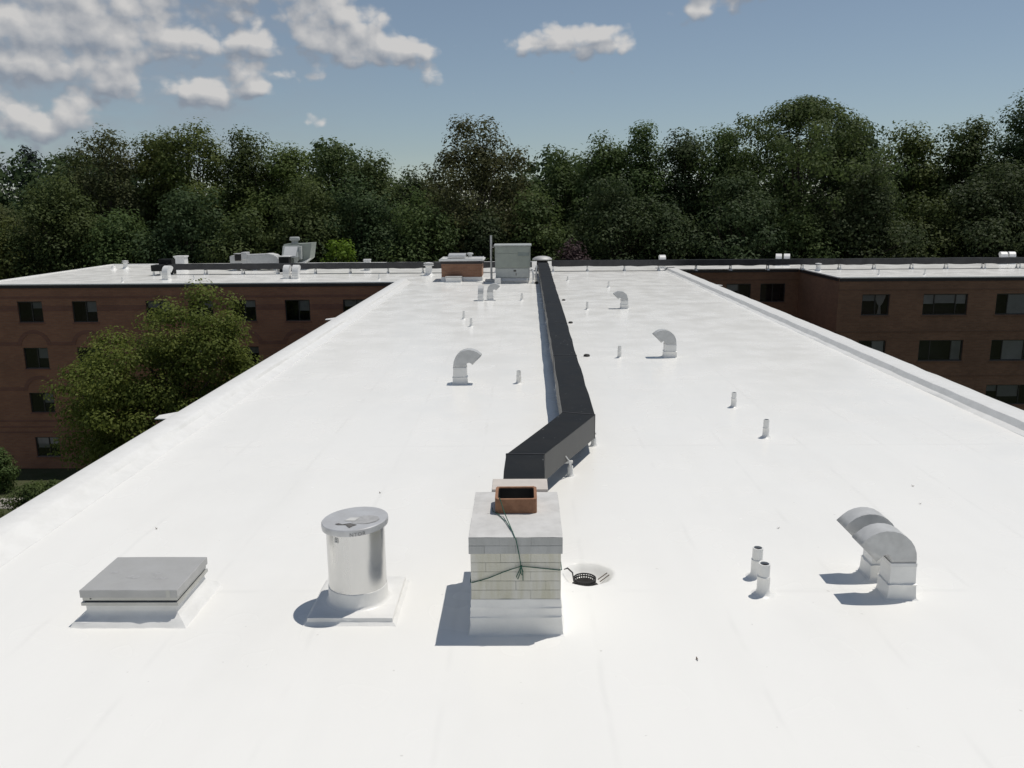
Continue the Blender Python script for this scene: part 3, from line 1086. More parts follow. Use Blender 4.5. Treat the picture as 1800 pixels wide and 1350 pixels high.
def ring_prism(prof, x0, x1, y0, y1, NS=10, amp=.0, seed=2, cap=True):
    """prof: (outset, z) from the bottom up around a rectangle"""
    rr = random.Random(seed)
    pts = []
    for ins, z in prof:
        a, b, c, d = x0-ins, x1+ins, y0-ins, y1+ins
        r = [(a+(b-a)*k/NS, c) for k in range(NS)]+[(b, c+(d-c)*k/NS) for k in range(NS)]+[(b-(b-a)*k/NS, d) for k in range(NS)]+[(a, d-(d-c)*k/NS) for k in range(NS)]
        am = amp if ins > .02 else amp*.3
        pts.append([(x+rr.uniform(-am, am), y+rr.uniform(-am, am), z+(rr.uniform(-am, am)*.6 if z > .004 else 0)) for x, y in r])
    n = 4*NS
    fs = []
    for i in range(len(prof)-1):
        for k in range(n):
            fs.append((i*n+k, i*n+(k+1) % n, (i+1)*n+(k+1) % n, (i+1)*n+k))
    if cap:
        fs.append(tuple(range((len(prof)-1)*n, len(prof)*n)))
    return MB().add([p for r in pts for p in r], fs)


ring_prism([(.15, -.004), (.125, .014), (.105, .05), (.045, .085), (.012, .12), (.0, .15), (.0, .215)], HX0, HX1, HY0, HY1, amp=.007).build('curb', 'coating', ht, smooth=40)
ring_prism([(.022, .213), (.034, .214), (.034, .250), (.02, .252)], HX0, HX1, HY0, HY1, cap=True).build('flange', 'hatch_side', ht)
ring_prism([(.004, .252), (.004, .268)], HX0, HX1, HY0, HY1, cap=False).build('seal', 'dark_gap', ht)
ring_prism([(.014, .268), (.020, .269), (.020, .312), (.014, .313)], HX0, HX1, HY0, HY1).build('inner_rim', 'hatch_side', ht)
ring_prism([(.03, .313), (.036, .311), (.036, .395), (.03, .40)], HX0, HX1, HY0, HY1, amp=.0015).build('lid', 'hatch_metal', ht)
MB().box(HX1-.09, HX1-.045, HY0-.039, HY0-.0365, .315, .396).build('corner_seam', 'hatch_side', ht)
m = MB()
for x, y, w, h, a in ((-4.72, 8.82, .05, .04, .3), (-4.45, 8.70, .09, .05, .8), (-4.22, 8.78, .07, .045, .1), (-4.12, 8.66, .09, .035, .5)):
    n = 12
    q = [(x+w*math.cos(2*math.pi*k/n+a)*rr.uniform(.6, 1.1), y+h*math.sin(2*math.pi*k/n+a)*rr.uniform(.6, 1.1), .4012) for k in range(n)]
    m.add(q, [tuple(range(n))])
m.build('scuff_mark', 'smudge', ht)
MB().lathe([(.008, 0), (.008, .006)], 8, (-4.79, 8.376, .287)).build('lock_bolt', 'dark_gap', ht)

# ------------------------------------------------------------------ big exhaust stack
st = thing('exhaust_stack', 'shiny round steel exhaust stack with flat lid on a white pad', 'exhaust stack', (-1.92, 8.84, 0))
SX, SY = -1.92, 8.84
ring_prism([(.05, -.004), (.02, .014), (.0, .03), (-.006, .072), (-.03, .08)], -2.40, -1.45, 8.34, 9.40, amp=.006, seed=8).build('pad', 'coating', st, smooth=40)
MB().lathe([(.375, .078), (.352, .09), (.338, .115), (.336, .25), (.333, .262), (.329, .264)], 48, (SX, SY, 0), wob=.004, close=False).build('coated_base', 'coating', st, smooth=50)
MB().lathe([(.328, .24), (.328, .985)], 72, (SX, SY, 0)).build('body', 'steel', st, smooth=60)
TILT = .05
lid = MB()
lid.lathe([(.345, -.075), (.372, -.073), (.376, -.04), (.374, -.008), (.366, 0), (.2, .006), (.01, .008)], 72, (0, 0, 0))
lid.v = [(x+SX, y+SY, z+1.045+x*TILT) for x, y, z in lid.v]
lid_o = lid.build('lid', 'lid_steel', st, smooth=35)


def on_lid(pts, name, mat, dz=.0095):
    MB().add([(x, y, 1.045+(x-SX)*TILT+dz) for x, y in pts], [tuple(range(len(pts)))]).build(name, mat, lid_o)


on_lid([(SX-.10, SY-.09), (SX+.02, SY-.11), (SX+.06, SY-.01), (SX-.05, SY+.0)], 'label_sticker', 'sticker', .0115)
on_lid([(SX-.19, SY-.17), (SX-.15, SY-.15), (SX-.10, SY-.19), (SX-.02, SY-.165), (SX+.07, SY-.225), (SX+.03, SY-.25), (SX+.0, SY-.30), (SX-.03, SY-.26), (SX-.06, SY-.215), (SX-.15, SY-.2)], 'torn_patch', 'stain', .0095)
pts = []
for k in range(28):
    a = 2*math.pi*k/28
    q = rr.uniform(.93, 1.04)
    pts.append((SX+.13+.17*q*math.cos(a), SY-.075+.125*q*math.sin(a)))
on_lid(pts, 'smudge_ring', 'smudge', .0080)
# dark scribbled marks on the lid rim, wrapped round it
def rim_marks():
    fc = bpy.data.curves.new('marks', 'FONT')
    fc.body = 'NTOR'
    fc.size = .058
    fc.space_character = 1.15
    to = bpy.data.objects.new('marks', fc)
    col.objects.link(to)
    dg = bpy.context.evaluated_depsgraph_get()
    me = bpy.data.meshes.new_from_object(to.evaluated_get(dg))
    bpy.data.objects.remove(to)
    bm = bmesh.new()
    bm.from_mesh(me)
    bmesh.ops.subdivide_edges(bm, edges=bm.edges[:], cuts=1)
    bmesh.ops.triangulate(bm, faces=bm.faces[:])
    m_ = MB()
    vs__ = []
    bm.verts.index_update()
    for v in bm.verts:
        a = R(-88)+v.co.x/.378
        x, y = .3785*math.cos(a), .3785*math.sin(a)
        vs__.append((SX+x, SY+y, .975+v.co.y+x*TILT))
    m_.add(vs__, [tuple(v.index for v in f.verts) for f in bm.faces])
    bm.free()
    m_.build('rim_marks', 'ink', lid_o)


rim_marks()
m = MB()
for a in (R(-118),):
    cx, cy = SX+.331*math.cos(a), SY+.331*math.sin(a)
    tx, ty = -math.sin(a), math.cos(a)
    m.add([(cx-tx*.025, cy-ty*.025, .93), (cx+tx*.025, cy+ty*.025, .93), (cx+tx*.025, cy+ty*.025, .87), (cx-tx*.025, cy-ty*.025, .87)], [(0, 1, 2, 3)])
m.build('tag_plate', 'sticker', st)
m = MB()
for dz in (.915, .888):
    a = R(-118)
    m.lathe([(.007, -.006), (.007, .006)], 8, (SX+.331*math.cos(a), SY+.331*math.sin(a), dz))
for z_, a0, a1 in ((.93, 0, .03), ):
    pass
m.build('rivet', 'ink', st)
MB().box(SX-.20, SX-.09, SY-.3, SY-.29, 0, 0.001)

# ------------------------------------------------------------------ roof drain
dr = thing('roof_drain', 'black cast iron drain strainer in a round dip beside the chimney', 'drain', (DX, DY, -.12))
m = MB()
for k in range(26):
    a = 2*math.pi*k/26
    x, y = math.cos(a), math.sin(a)
    m.tube([(DX-.03+.115*x, DY-.05+.115*y, -.153), (DX-.03+.135*x, DY-.05+.135*y, -.035)], .0065, 4)
m.build('strainer_bars', 'cast_iron', dr)
for z in (-.038, -.068):
    m = MB().lathe([(.128, -.006), (.142, -.006), (.142, .006), (.128, .006), (.128, -.006)], 32, (DX-.03, DY-.05, z), close=False)
    m.build('rim_ring', 'cast_iron', dr)
MB().lathe([(.185, -.006), (.18, .01), (.12, .014), (.11, .006)], 32, (DX-.03, DY-.05, -.154)).build('clamp_ring', 'cast_iron', dr, smooth=40)
MB().lathe([(.124, -.02), (.122, .0), (.07, .012), (.02, .006)], 24, (DX-.03, DY-.05, -.085), wob=.04).build('dark_debris_disc', 'flue_dark', dr)  # debris disc, added in near-black to darken the lit inside of the strainer
for k, (x, y, a) in enumerate(((.60, 9.72, .7), (.98, 9.66, .5), (1.0, 9.60, .55))):
    s_ = thing('twig', ['curled dark strip of torn membrane left of the drain strainer', 'upper dry twig lying right of the drain strainer', 'lower dry twig lying right of the drain strainer'][k], 'twig', (x, y, -.05))
    if k == 0:
        MB().tube([(.50, 9.70, .02), (.54, 9.66, .055), (.60, 9.60, .02), (.61, 9.50, -.04), (.66, 9.45, -.08)], [.006, .011, .010, .009, .006], 5).build('strip', 'cast_iron', s_, smooth=60)
    else:
        L = .06
        MB().tube([(x-L, y-L*a, -.085), (x, y, -.055), (x+L, y+L*a, -.025)], .006, 5).build('stick', 'dry_leaf', s_)

# ------------------------------------------------------------------ vent pipes
def vent_pipe(label, x, y, r, h, seed, open_top=True, lean=0.0):
    t = thing('vent_pipe', label, 'vent pipe', (x, y, 0), 'plumbing vent pipes on the white roof')
    rr = random.Random(seed)
    zc = h*rr.uniform(.55, .68)
    MB().lathe([(r*2.3, -.003), (r*1.7, .008), (r*1.3, .025), (r*1.12, .06), (r*1.1, zc-.015), (r*1.16, zc-.008), (r*1.14, zc), (r*1.0, zc+.006)], 20, (x, y, 0), close=False, wob=.02, seed=seed).build('flashing_boot', 'coating', t, smooth=40)
    MB().lathe([(r, zc-.01), (r, h), (r*.80, h), (r*.80, zc)], 20, (x, y, 0), close=False, wob=.012, seed=seed+1).build('pipe', 'coating', t, smooth=40)
    MB().add([(x+r*.8*math.cos(2*math.pi*k/16), y+r*.8*math.sin(2*math.pi*k/16), h-.03) for k in range(16)], [tuple(range(16))]).build('bore', 'flue_dark', t)
    if lean:
        t.rotation_euler.y = lean
    return t


for i, (lb, x, y, r, h) in enumerate([
        ('rear open white vent pipe of the close pair near the double hood', 2.86, 9.52, .063, .385),
        ('front open white vent pipe of the close pair near the double hood', 2.81, 9.06, .066, .385),
        ('farther of two lone white vent pipes on the right half of roof', 4.75, 18.27, .055, .34),
        ('nearer of two lone white vent pipes on the right half of roof', 4.76, 15.78, .055, .36),
        ('white vent pipe right of the left gooseneck hood, beside the duct', -.12, 20.95, .058, .33),
        ('white vent pipe between the duct and the right gooseneck hood', 2.89, 24.55, .055, .35),
        ('small far vent pipe just left of the black duct', -.06, 40.1, .055, .33),
        ('farther of two small vent pipes left of the duct', -2.41, 33.45, .048, .32),
        ('nearer of two small vent pipes left of the duct', -1.98, 31.3, .052, .31),
        ('small vent pipe left of the far right gooseneck hood', 2.82, 36.35, .052, .33),
        ('far small vent pipe behind the far right gooseneck hood', 4.77, 46.3, .055, .32),
        ('short far vent pipe close to the duct at the roof end', 2.73, 50.7, .055, .24),
        ('thin vent pipe at the left wing edge near its black box', -25.0, 51.6, .05, .3),
        ('thin vent pipe on the left wing right of the twin hood', -20.9, 52.6, .05, .34),
        ('thin vent pipe on the left wing nearest the main roof corner', -9.1, 52.6, .05, .34),
        ('thin vent pipe on the right wing, left one of two', 22.6, 53.2, .05, .34),
        ('thin vent pipe on the right wing, right one of two', 25.5, 53.2, .05, .34)]):
    vent_pipe(lb, x, y, r, h, 40+i)


# ------------------------------------------------------------------ gooseneck hoods
def gooseneck(label, x, y, w, ri, dep, zc, ext, side, rz=0.0, segs=10, group='gooseneck vents on the white roof', hood='galvanised', sweep=135, y_is_front=True):
    """x, y: middle of the riser's front; the throat turns to side (-1 left, 1 right)"""
    t = thing('gooseneck_vent', label, 'roof vent', (x, y, 0), group)
    t.rotation_euler.z = rz
    ro = ri+w
    y0, y1 = (0, dep) if y_is_front else (-dep/2, dep/2)
    cx = side*(w/2+ri)

    def pt(r, a):
        return (cx-side*r*math.cos(a), zc+r*math.sin(a))
    m = MB()
    e = .022
    prof = [(w/2+.055, -.004), (w/2+.03, .012), (w/2+e, .05), (w/2+e*.8, .17), (w/2+e*1.3, .185), (w/2+.008, .195), (w/2+.004, zc-.09)]
    rr = random.Random(int(abs(x*100+y*10)))
    vs_, fs = [], []
    NS = 5
    for hw, z in prof:
        o = hw-w/2
        a, b, c, d = -hw, hw, y0-o, y1+o
        ring = [(a+(b-a)*k/NS, c) for k in range(NS)]+[(b, c+(d-c)*k/NS) for k in range(NS)]+[(b-(b-a)*k/NS, d) for k in range(NS)]+[(a, d-(d-c)*k/NS) for k in range(NS)]
        am = .005 if .0 < z < zc-.1 else 0
        vs_ += [(p+rr.uniform(-am, am), q+rr.uniform(-am, am), z+rr.uniform(-am, am)) for p, q in ring]
    n = 4*NS
    for i in range(len(prof)-1):
        for k in range(n):
            fs.append((i*n+k, i*n+(k+1) % n, (i+1)*n+(k+1) % n, (i+1)*n+k))
    m.add(vs_, fs).build('riser', 'coating', t, smooth=35, local=True)
    MB().box(-w/2-.009, w/2+.009, y0-.009, y1+.009, zc-.088, zc-.045).build('collar', 'white_metal', t, local=True, bevel=.003)
    inner, outer = [(cx-side*ri, zc-.046)], [(cx-side*ro, zc-.046)]
    for k in range(segs+1):
        a = R(sweep)*k/segs
        inner.append(pt(ri, a))
        outer.append(pt(ro, a))
    a = R(sweep)
    d = (side*math.sin(a), math.cos(a))      # the way the throat points
    inner.append((inner[-1][0]+d[0]*ext, inner[-1][1]+d[1]*ext))
    outer.append((outer[-1][0]+d[0]*ext, outer[-1][1]+d[1]*ext))
    n = len(inner)
    vs_ = [(p[0], y0, p[1]) for p in inner]+[(p[0], y0, p[1]) for p in outer]+[(p[0], y1, p[1]) for p in inner]+[(p[0], y1, p[1]) for p in outer]
    fs = []
    for k in range(n-1):
        fs += [(k, k+1, n+k+1, n+k), (2*n+k, 3*n+k, 3*n+k+1, 2*n+k+1), (n+k, n+k+1, 3*n+k+1, 3*n+k), (k, 2*n+k, 2*n+k+1, k+1)]
    o = MB().add(vs_, fs).build('hood', hood, t, smooth=32, local=True)
    s_ = o.modifiers.new('sheet', 'SOLIDIFY')
    s_.thickness = .006
    s_.offset = -1
    # a pale hemmed lip round the mouth
    return t


gooseneck('front one of the double grey gooseneck hoods at right foreground', 4.365, 8.93, .285, .06, .255, .49, .10, -1, group='double gooseneck hoods at right')
gooseneck('rear one of the double grey gooseneck hoods at right foreground', 4.38, 9.46, .285, .06, .255, .49, .10, -1, group='double gooseneck hoods at right')
gooseneck('gooseneck hood left of the black duct with mouth to the right', -1.635, 20.85, .33, .075, .3, .49, .05, 1)
gooseneck('gooseneck hood right of the black duct, nearest with mouth to left', 4.41, 24.5, .33, .05, .3, .45, .05, -1)
gooseneck('far gooseneck hood right of the duct with mouth to left', 4.48, 36.5, .30, .06, .28, .42, .05, -1, segs=4)
gooseneck('right one of the far hood pair left of duct, mouth to right', -1.60, 40.15, .28, .07, .28, .46, .05, 1, segs=5)
gooseneck('left one of the far hood pair left of duct, seen from behind', -2.04, 40.0, .27, .05, .26, .40, .04, 1, rz=R(90), y_is_front=False)
gooseneck('left one of the twin white hoods in front of left wing duct', -15.2, 53.4, .40, .06, .38, .40, .04, 1, rz=R(90), y_is_front=False, hood='white_metal')
gooseneck('right one of the twin white hoods in front of left wing duct', -14.6, 53.35, .40, .06, .38, .40, .04, 1, rz=R(90), y_is_front=False, hood='white_metal')
gooseneck('lone white hood at the left end of the left wing duct', -22.9, 53.2, .40, .06, .38, .42, .04, 1, rz=R(84), y_is_front=False, hood='white_metal')
gooseneck('white hood peeping over the duct behind the main roof end', 10.05, 60.2, .42, .05, .42, .46, .04, 1, rz=R(90), y_is_front=False, hood='white_metal')
gooseneck('left one of two white hoods behind duct above recessed facade', 18.9, 62, .42, .05, .42, .38, .04, 1, rz=R(75), y_is_front=False, hood='white_metal')
gooseneck('right one of two white hoods behind duct above recessed facade', 19.5, 62, .42, .05, .42, .38, .04, 1, rz=R(75), y_is_front=False, hood='white_metal')
gooseneck('left one of two white hoods behind duct at the far right', 35.4, 62, .44, .05, .42, .40, .04, 1, rz=R(75), y_is_front=False, hood='white_metal')
gooseneck('right one of two white hoods behind duct at the far right', 36.0, 62, .44, .05, .42, .40, .04, 1, rz=R(75), y_is_front=False, hood='white_metal')

# ------------------------------------------------------------------ the black duct along the main roof
du = thing('roof_duct', 'long black boxed duct running down the middle of the roof', 'duct', (.6, 20, 0))
ZB, ZT = .27, .72
Lp = [(-.31, 9.93), (-.275, 12.36), (.72, 15.0), (.78, 21), (.82, 27), (.86, 33), (.90, 39), (.94, 45), (.97, 50.0), (1.0, 56.2)]
Rp = [(.27, 9.93), (.315, 12.33), (1.315, 14.80), (1.37, 21), (1.44, 27), (1.49, 33), (1.54, 39), (1.60, 45), (1.66, 50.0), (1.70, 56.2)]
rr = random.Random(4)
for i in range(len(Lp)-1):
    (xa, ya), (xb, yb) = Lp[i], Lp[i+1]
    (xc, yc), (xd, yd) = Rp[i], Rp[i+1]
    n = max(2, int(abs(yb-ya)/.8))
    vs_, fs = [], []
    for k in range(n+1):
        t = k/n
        end = k in (0, n)
        am = .0 if end else .012
        j = [rr.uniform(-am, am) for _ in range(6)]
        l = (xa+(xb-xa)*t, ya+(yb-ya)*t)
        r = (xc+(xd-xc)*t, yc+(yd-yc)*t)
        vs_ += [(l[0]+j[0], l[1], ZB+j[1]), (l[0]+j[2], l[1], ZT+j[3]*.5), (r[0]+j[4], r[1], ZT+j[5]*.5), (r[0]+j[0], r[1], ZB+j[3])]
    for k in range(n):
        for q in range(4):
            fs.append((k*4+q, k*4+(q+1) % 4, (k+1)*4+(q+1) % 4, (k+1)*4+q))
    fs += [(3, 2, 1, 0), (n*4, n*4+1, n*4+2, n*4+3)]
    sec = MB().add(vs_, fs).build('duct_section', 'duct_black', du, bevel=.012)
    sec.data.materials.append(MATS['duct_side'])
    for p in sec.data.polygons:
        if abs(p.normal.z) < .5 and abs(p.normal.x) > .3:
            p.material_index = 1
    # joint strap at the start of each section
    if i:
        e = .006
        dx_, dy_ = (xb-xa), (yb-ya)
        L = math.hypot(dx_, dy_)
        ux, uy = dx_/L*.03, dy_/L*.03
        m = MB()
        m.add([(xa-e, ya, ZB-e), (xa-e, ya, ZT+e), (xc+e, yc, ZT+e), (xc+e, yc, ZB-e), (xa-e+ux, ya+uy, ZB-e), (xa-e+ux, ya+uy, ZT+e), (xc+e+ux, yc+uy, ZT+e), (xc+e+ux, yc+uy, ZB-e)],
              [(0, 1, 5, 4), (1, 2, 6, 5), (2, 3, 7, 6), (0, 3, 2, 1), (4, 5, 6, 7), (3, 0, 4, 7)])
        m.build('joint_strap', 'duct_front', sec)
# white coated stands
def stand(x0, x1, y, par, wrap=True, blk=.10):
    m = MB()
    for x in (x0, x1):
        m.lathe([(blk*.75, -.004), (blk*.62, .02), (blk*.5, .05), (blk*.48, .15), (blk*.40, .175)], 8, (x, y, 0), wob=.06, seed=int(x*31+y*7))
        m.box(x-.02, x+.02, y-.02, y+.02, .15, .255)
    m.box(x0-.04, x1+.04, y-.03, y+.03, .225, .264)
    m.build('stand', 'coating', par, smooth=40)


stand(.05, .79, 13.45, du)
stand(.60, 1.34, 15.25, du)
for y in (20.2, 26.2, 32.2, 38.2, 44.2):
    stand(.84+(y-20)*.008, 1.33+(y-20)*.011, y, du)
# a strap hanging from the duct at the near stand
MB().tube([(.70, 13.27, .40), (.76, 13.36, .30), (.79, 13.42, .16)], .012, 5).build('hanger', 'white_metal', du)


# ------------------------------------------------------------------ ducts along the wings
def wing_duct(label, x0, x1, y, z0, z1, seed, dep=.55):
    t = thing('roof_duct', label, 'duct', ((x0+x1)/2, y, 0))
    rr = random.Random(seed)
    n = int((x1-x0)/4.75)
    L = (x1-x0)/n
    for i in range(n):
        a, b = x0+i*L, x0+(i+1)*L
        k = 10
        vs_, fs = [], []
        dz = rr.uniform(-.012, .012)
        for q in range(k+1):
            u = q/k
            x = a+(b-a)*u
            sag = -.035*abs(math.sin(2*math.pi*u))+rr.uniform(-.022, .022)
            tp = dz+rr.uniform(-.008, .008)
            vs_ += [(x, y, z0+sag), (x, y, z1+tp), (x, y+dep, z1+tp), (x, y+dep, z0+sag)]
        for q in range(k):
            for w in range(4):
                fs.append((q*4+w, q*4+(w+1) % 4, (q+1)*4+(w+1) % 4, (q+1)*4+w))
        fs += [(3, 2, 1, 0), (k*4, k*4+1, k*4+2, k*4+3)]
        sec = MB().add(vs_, fs).build('duct_section', 'duct_black', t, bevel=.01)
        sec.data.materials.append(MATS['duct_front'])
        for p in sec.data.polygons:
            if abs(p.normal.y) > .5:
                p.material_index = 1
        for u in (0.02, .5):
            xs_ = a+L*u
            m = MB()
            for yy in (y+.04, y+dep-.04):
                m.lathe([(.11, -.004), (.09, .02), (.06, .06), (.05, .14)], 7, (xs_, yy, 0), wob=.05, seed=i)
                m.box(xs_-.028, xs_+.028, yy-.028, yy+.028, .13, z0-.02)
            m.box(xs_-.04, xs_+.04, y-.01, y+dep+.01, z0-.075, z0-.037)
            m.build('stand', 'coating', t)
    return t


lw = wing_duct('black boxed duct along the left wing roof', -24.4, .62, 57.0, .36, .72, 5)
MB().box(-25.3, -24.62, 56.4, 57.3, .30, .71).build('end_box', 'duct_black', lw, bevel=.02)
MB().box(-25.15, -24.25, 57.35, 58.05, .0, 1.05).build('riser_box', 'duct_black', lw, bevel=.02)
MB().box(-25.25, -25.15, 56.5, 56.6, -.002, .298).box(-24.75, -24.65, 56.5, 56.6, -.002, .298).build('end_leg', 'coating', lw)
wing_duct('black boxed duct along the right wing roof', 2.0, 46.5, 57.7, .36, .74, 6, dep=.5)

# ------------------------------------------------------------------ equipment by the end of the main roof
# grey rooftop unit
ru = thing('rooftop_unit', 'tall grey green rooftop air handling unit beside the black duct', 'air handler', (-.6, 49.9, 0))
UX0, UX1, UY0, UY1 = -1.64, .45, 49.1, 50.9
MB().box(UX0+.08, UX1-.08, UY0+.12, UY1-.1, -.003, .30).build('curb', 'coating', ru, bevel=.02)
MB().box(UX0+.03, UX1-.05, UY0+.06, UY1-.05, .30, .90).build('lower_casing', 'rtu_light', ru, bevel=.015)
MB().box(UX0, UX1, UY0, UY1, .902, 2.16).build('casing', 'rtu_grey', ru, bevel=.015)
MB().box(UX0-.06, UX1+.06, UY0-.06, UY1+.04, 2.162, 2.24).build('top', 'rtu_light', ru, bevel=.015)
MB().box(UX0+.05, UX1-.05, UY0-.018, UY0-.002, .96, 1.74).build('panel', 'rtu_grey', ru, bevel=.006)
MB().box(UX0+.05, UX1-.05, UY0-.018, UY0-.002, 1.77, 2.12).build('panel', 'rtu_grey', ru, bevel=.006)
MB().prism([(UY0-.10, 1.60), (UY0-.022, 1.60), (UY0-.022, 1.80)], -.29, .34, 'x').build('hood', 'rtu_grey', ru)
MB().box(UX0+.10, UX1-.10, UY0+.035, UY0+.058, .34, .86).build('panel', 'rtu_light', ru, bevel=.006)
MB().box(-.55, -.40, UY0+.022, UY0+.034, .68, .78).build('latch', 'frame_dark', ru)
MB().box(-.42, -.38, UY0+.022, UY0+.034, .45, .60).build('latch', 'frame_dark', ru)
# ragged metal flashing under the unit
m = MB()
k = 14
pv = []
for i in range(k+1):
    x = UX0+.38+(UX1-UX0-.45)*i/k
    pv += [(x, UY0-.03, .30), (x, UY0-.10-.02*rr.random(), .13+.04*rr.random())]
m.add(pv, [(2*i, 2*i+1, 2*i+3, 2*i+2) for i in range(k)]).build('flashing', 'galvanised', ru)
MB().box(UX0-.02, UX0+.34, UY0-.5, UY0-.14, -.002, .34).build('side_box', 'white_metal', ru, bevel=.02)
# pipes and valves between the unit and the duct
pv_ = thing('pipe_assembly', 'white coated pipes and dark valve between grey unit and duct', 'pipes', (.72, 49.3, 0))
m = MB()
m.tube([(.60, 49.0, -.003), (.60, 49.0, .55), (.56, 49.05, .8), (.50, 49.3, .82)], .06, 10)
m.tube([(.78, 49.25, -.003), (.78, 49.25, .42), (.8, 49.2, 1.05)], .05, 10)
m.lathe([(.11, -.003), (.10, .10), (.07, .16), (.03, .2)], 10, (.62, 48.75, 0))
m.build('pipe', 'coating', pv_, smooth=50)
MB().lathe([(.05, .0), (.10, .03), (.11, .12), (.08, .18), (.04, .22)], 10, (.82, 49.6, .70)).build('valve', 'cast_iron', pv_, smooth=50)
MB().tube([(.82, 49.6, -.003), (.82, 49.6, .72)], .04, 8).build('valve_stem', 'cast_iron', pv_)
MB().box(.70, .90, 48.6, 48.8, -.003, .12).build('block', 'cast_iron', pv_, bevel=.02)
# pole
pl = thing('metal_pole', 'slim pale metal pole standing left of the grey rooftop unit', 'pole', (-1.9, 50.25, 0))
MB().tube([(-1.9, 50.25, .1), (-1.9, 50.25, 2.76)], [.066, .06], 10).build('shaft', 'pole_grey', pl, smooth=50)
MB().box(-2.28, -1.55, 50.0, 50.5, -.002, .14).build('base', 'galvanised', pl, bevel=.02)
MB().tube([(-1.9, 50.22, 2.06), (-1.69, 49.9, 2.08)], .018, 6).build('brace', 'pole_grey', pl)
# brick bulkhead
bh = thing('brick_bulkhead', 'low orange brick roof bulkhead with overhanging white slab', 'bulkhead', (-3.73, 52, 0))
MB().box(-4.95, -2.50, 50.6, 52.7, .22, 1.22).build('wall', 'brick_orange', bh)
ring_prism([(.10, -.004), (.06, .02), (.03, .08), (.022, .255), (.004, .262)], -4.95, -2.50, 50.6, 52.7, amp=.012, seed=3).build('coated_base', 'coating', bh, smooth=40)
MB().box(-4.99, -2.46, 50.565, 52.74, 1.05, 1.222).build('dark_band', 'fascia', bh)
MB().box(-5.08, -2.36, 50.45, 52.85, 1.225, 1.31).build('slab', 'white_metal', bh, bevel=.012)
ring_prism([(.0, 1.31), (.0, 1.37), (-.06, 1.37), (-.07, 1.315)], -5.0, -2.44, 50.55, 52.77).build('kerb', 'white_metal', bh)
MB().prism([(51.6, 1.38), (52.5, 1.38), (52.5, 1.60), (51.6, 1.52)], -4.62, -3.55, 'x').build('skylight', 'lid_steel', bh, bevel=.02)
MB().lathe([(.13, 1.38), (.13, 1.52)], 14, (-3.3, 52.2, 0)).build('vent_neck', 'galvanised', bh, smooth=50)
MB().lathe([(.2, 1.53), (.21, 1.56), (.19, 1.62), (.05, 1.64)], 14, (-3.3, 52.2, 0)).build('vent_cap', 'white_metal', bh, smooth=50)
# a curb box leaning on the bulkhead front
cb_ = thing('curb_box', 'low white coated box against the brick bulkhead front', 'box', (-4.15, 50.2, 0))
ring_prism([(.05, -.004), (.02, .02), (.0, .05), (.0, .27), (-.03, .30)], -4.65, -3.7, 50.0, 50.42, amp=.012, seed=13).build('box', 'coating', cb_, smooth=40)
ring_prism([(.02, .29), (.03, .30), (.03, .335), (.0, .345)], -4.65, -3.7, 50.0, 50.42, amp=.01, seed=14).build('lid', 'galvanised', cb_, smooth=40)
# mushroom cap
mc = thing('mushroom_vent', 'wide grey mushroom cap vent behind the far end of duct', 'roof vent', (1.36, 58.6, 0))
MB().lathe([(.42, -.003), (.40, .06), (.38, .80)], 20, (1.36, 58.6, 0)).build('neck', 'duct_black', mc, smooth=50)
MB().lathe([(.66, .76), (.70, .79), (.66, .86), (.5, .95), (.28, 1.01), (.05, 1.03)], 28, (1.36, 58.6, 0)).build('cap', 'smudge', mc, smooth=50)


def cap_vent(label, x, y, r, h, ribs=2):
    t = thing('cap_vent', label, 'roof vent', (x, y, 0), 'white capped vents on the wings')
    MB().lathe([(r*2.0, -.003), (r*1.5, .03), (r*1.15, .10), (r, .16), (r, h*.72)], 14, (x, y, 0)).build('neck', 'coating', t, smooth=40)
    prof = [(r*.8, h*.72)]
    for k in range(ribs):
        z = h*(.74+.12*k)
        prof += [(r*1.5, z), (r*1.55, z+h*.05), (r*.9, z+h*.09)]
    prof += [(r*1.5, h*.95), (r*.2, h)]
    MB().lathe(prof, 16, (x, y, 0)).build('cap', 'white_metal', t, smooth=30)


cap_vent('white mushroom vent near the outer end of the left wing', -30.35, 63.4, .16, .62, 1)
cap_vent('ribbed white capped vent left of the brick bulkhead', -6.25, 55.3, .22, .86, 2)
cap_vent('white mushroom vent at the jog of the right wing', 19.95, 56.6, .15, .54, 1)
t = thing('vent_stub', 'low white lump of a vent beside the outer left wing mushroom vent', 'roof vent', (-30.9, 62.6, 0))
MB().lathe([(.30, -.003), (.2, .05), (.16, .18), (.12, .24), (.03, .26)], 12, (-30.9, 62.6, 0), wob=.05).build('lump', 'coating', t, smooth=50)
MB().lathe([(.1, .25), (.12, .28), (.03, .3)], 10, (-30.9, 62.6, 0)).build('cap', 'coating', t)


def box_vent(label, x0, x1, y0, y1, h, lip=.06):
    t = thing('box_vent', label, 'roof vent', ((x0+x1)/2, (y0+y1)/2, 0), 'white box vents behind the left duct')
    MB().box(x0, x1, y0, y1, -.003, h-.1).build('body', 'white_metal', t, bevel=.02)
    MB().box(x0-lip, x1+lip, y0-lip, y1+lip, h-.098, h).build('lid', 'white_metal', t, bevel=.02)
    MB().box(x0+(x1-x0)*.35, x0+(x1-x0)*.45, y0-.02, y0-.002, .02, h-.12).build('rib', 'white_metal', t)


box_vent('tall white box vent with lid behind the left wing duct', -25.85, -25.12, 61.7, 62.4, 1.02)
box_vent('small white box vent behind left duct below the bright young tree', -11.43, -10.97, 59.8, 60.2, .80, .02)

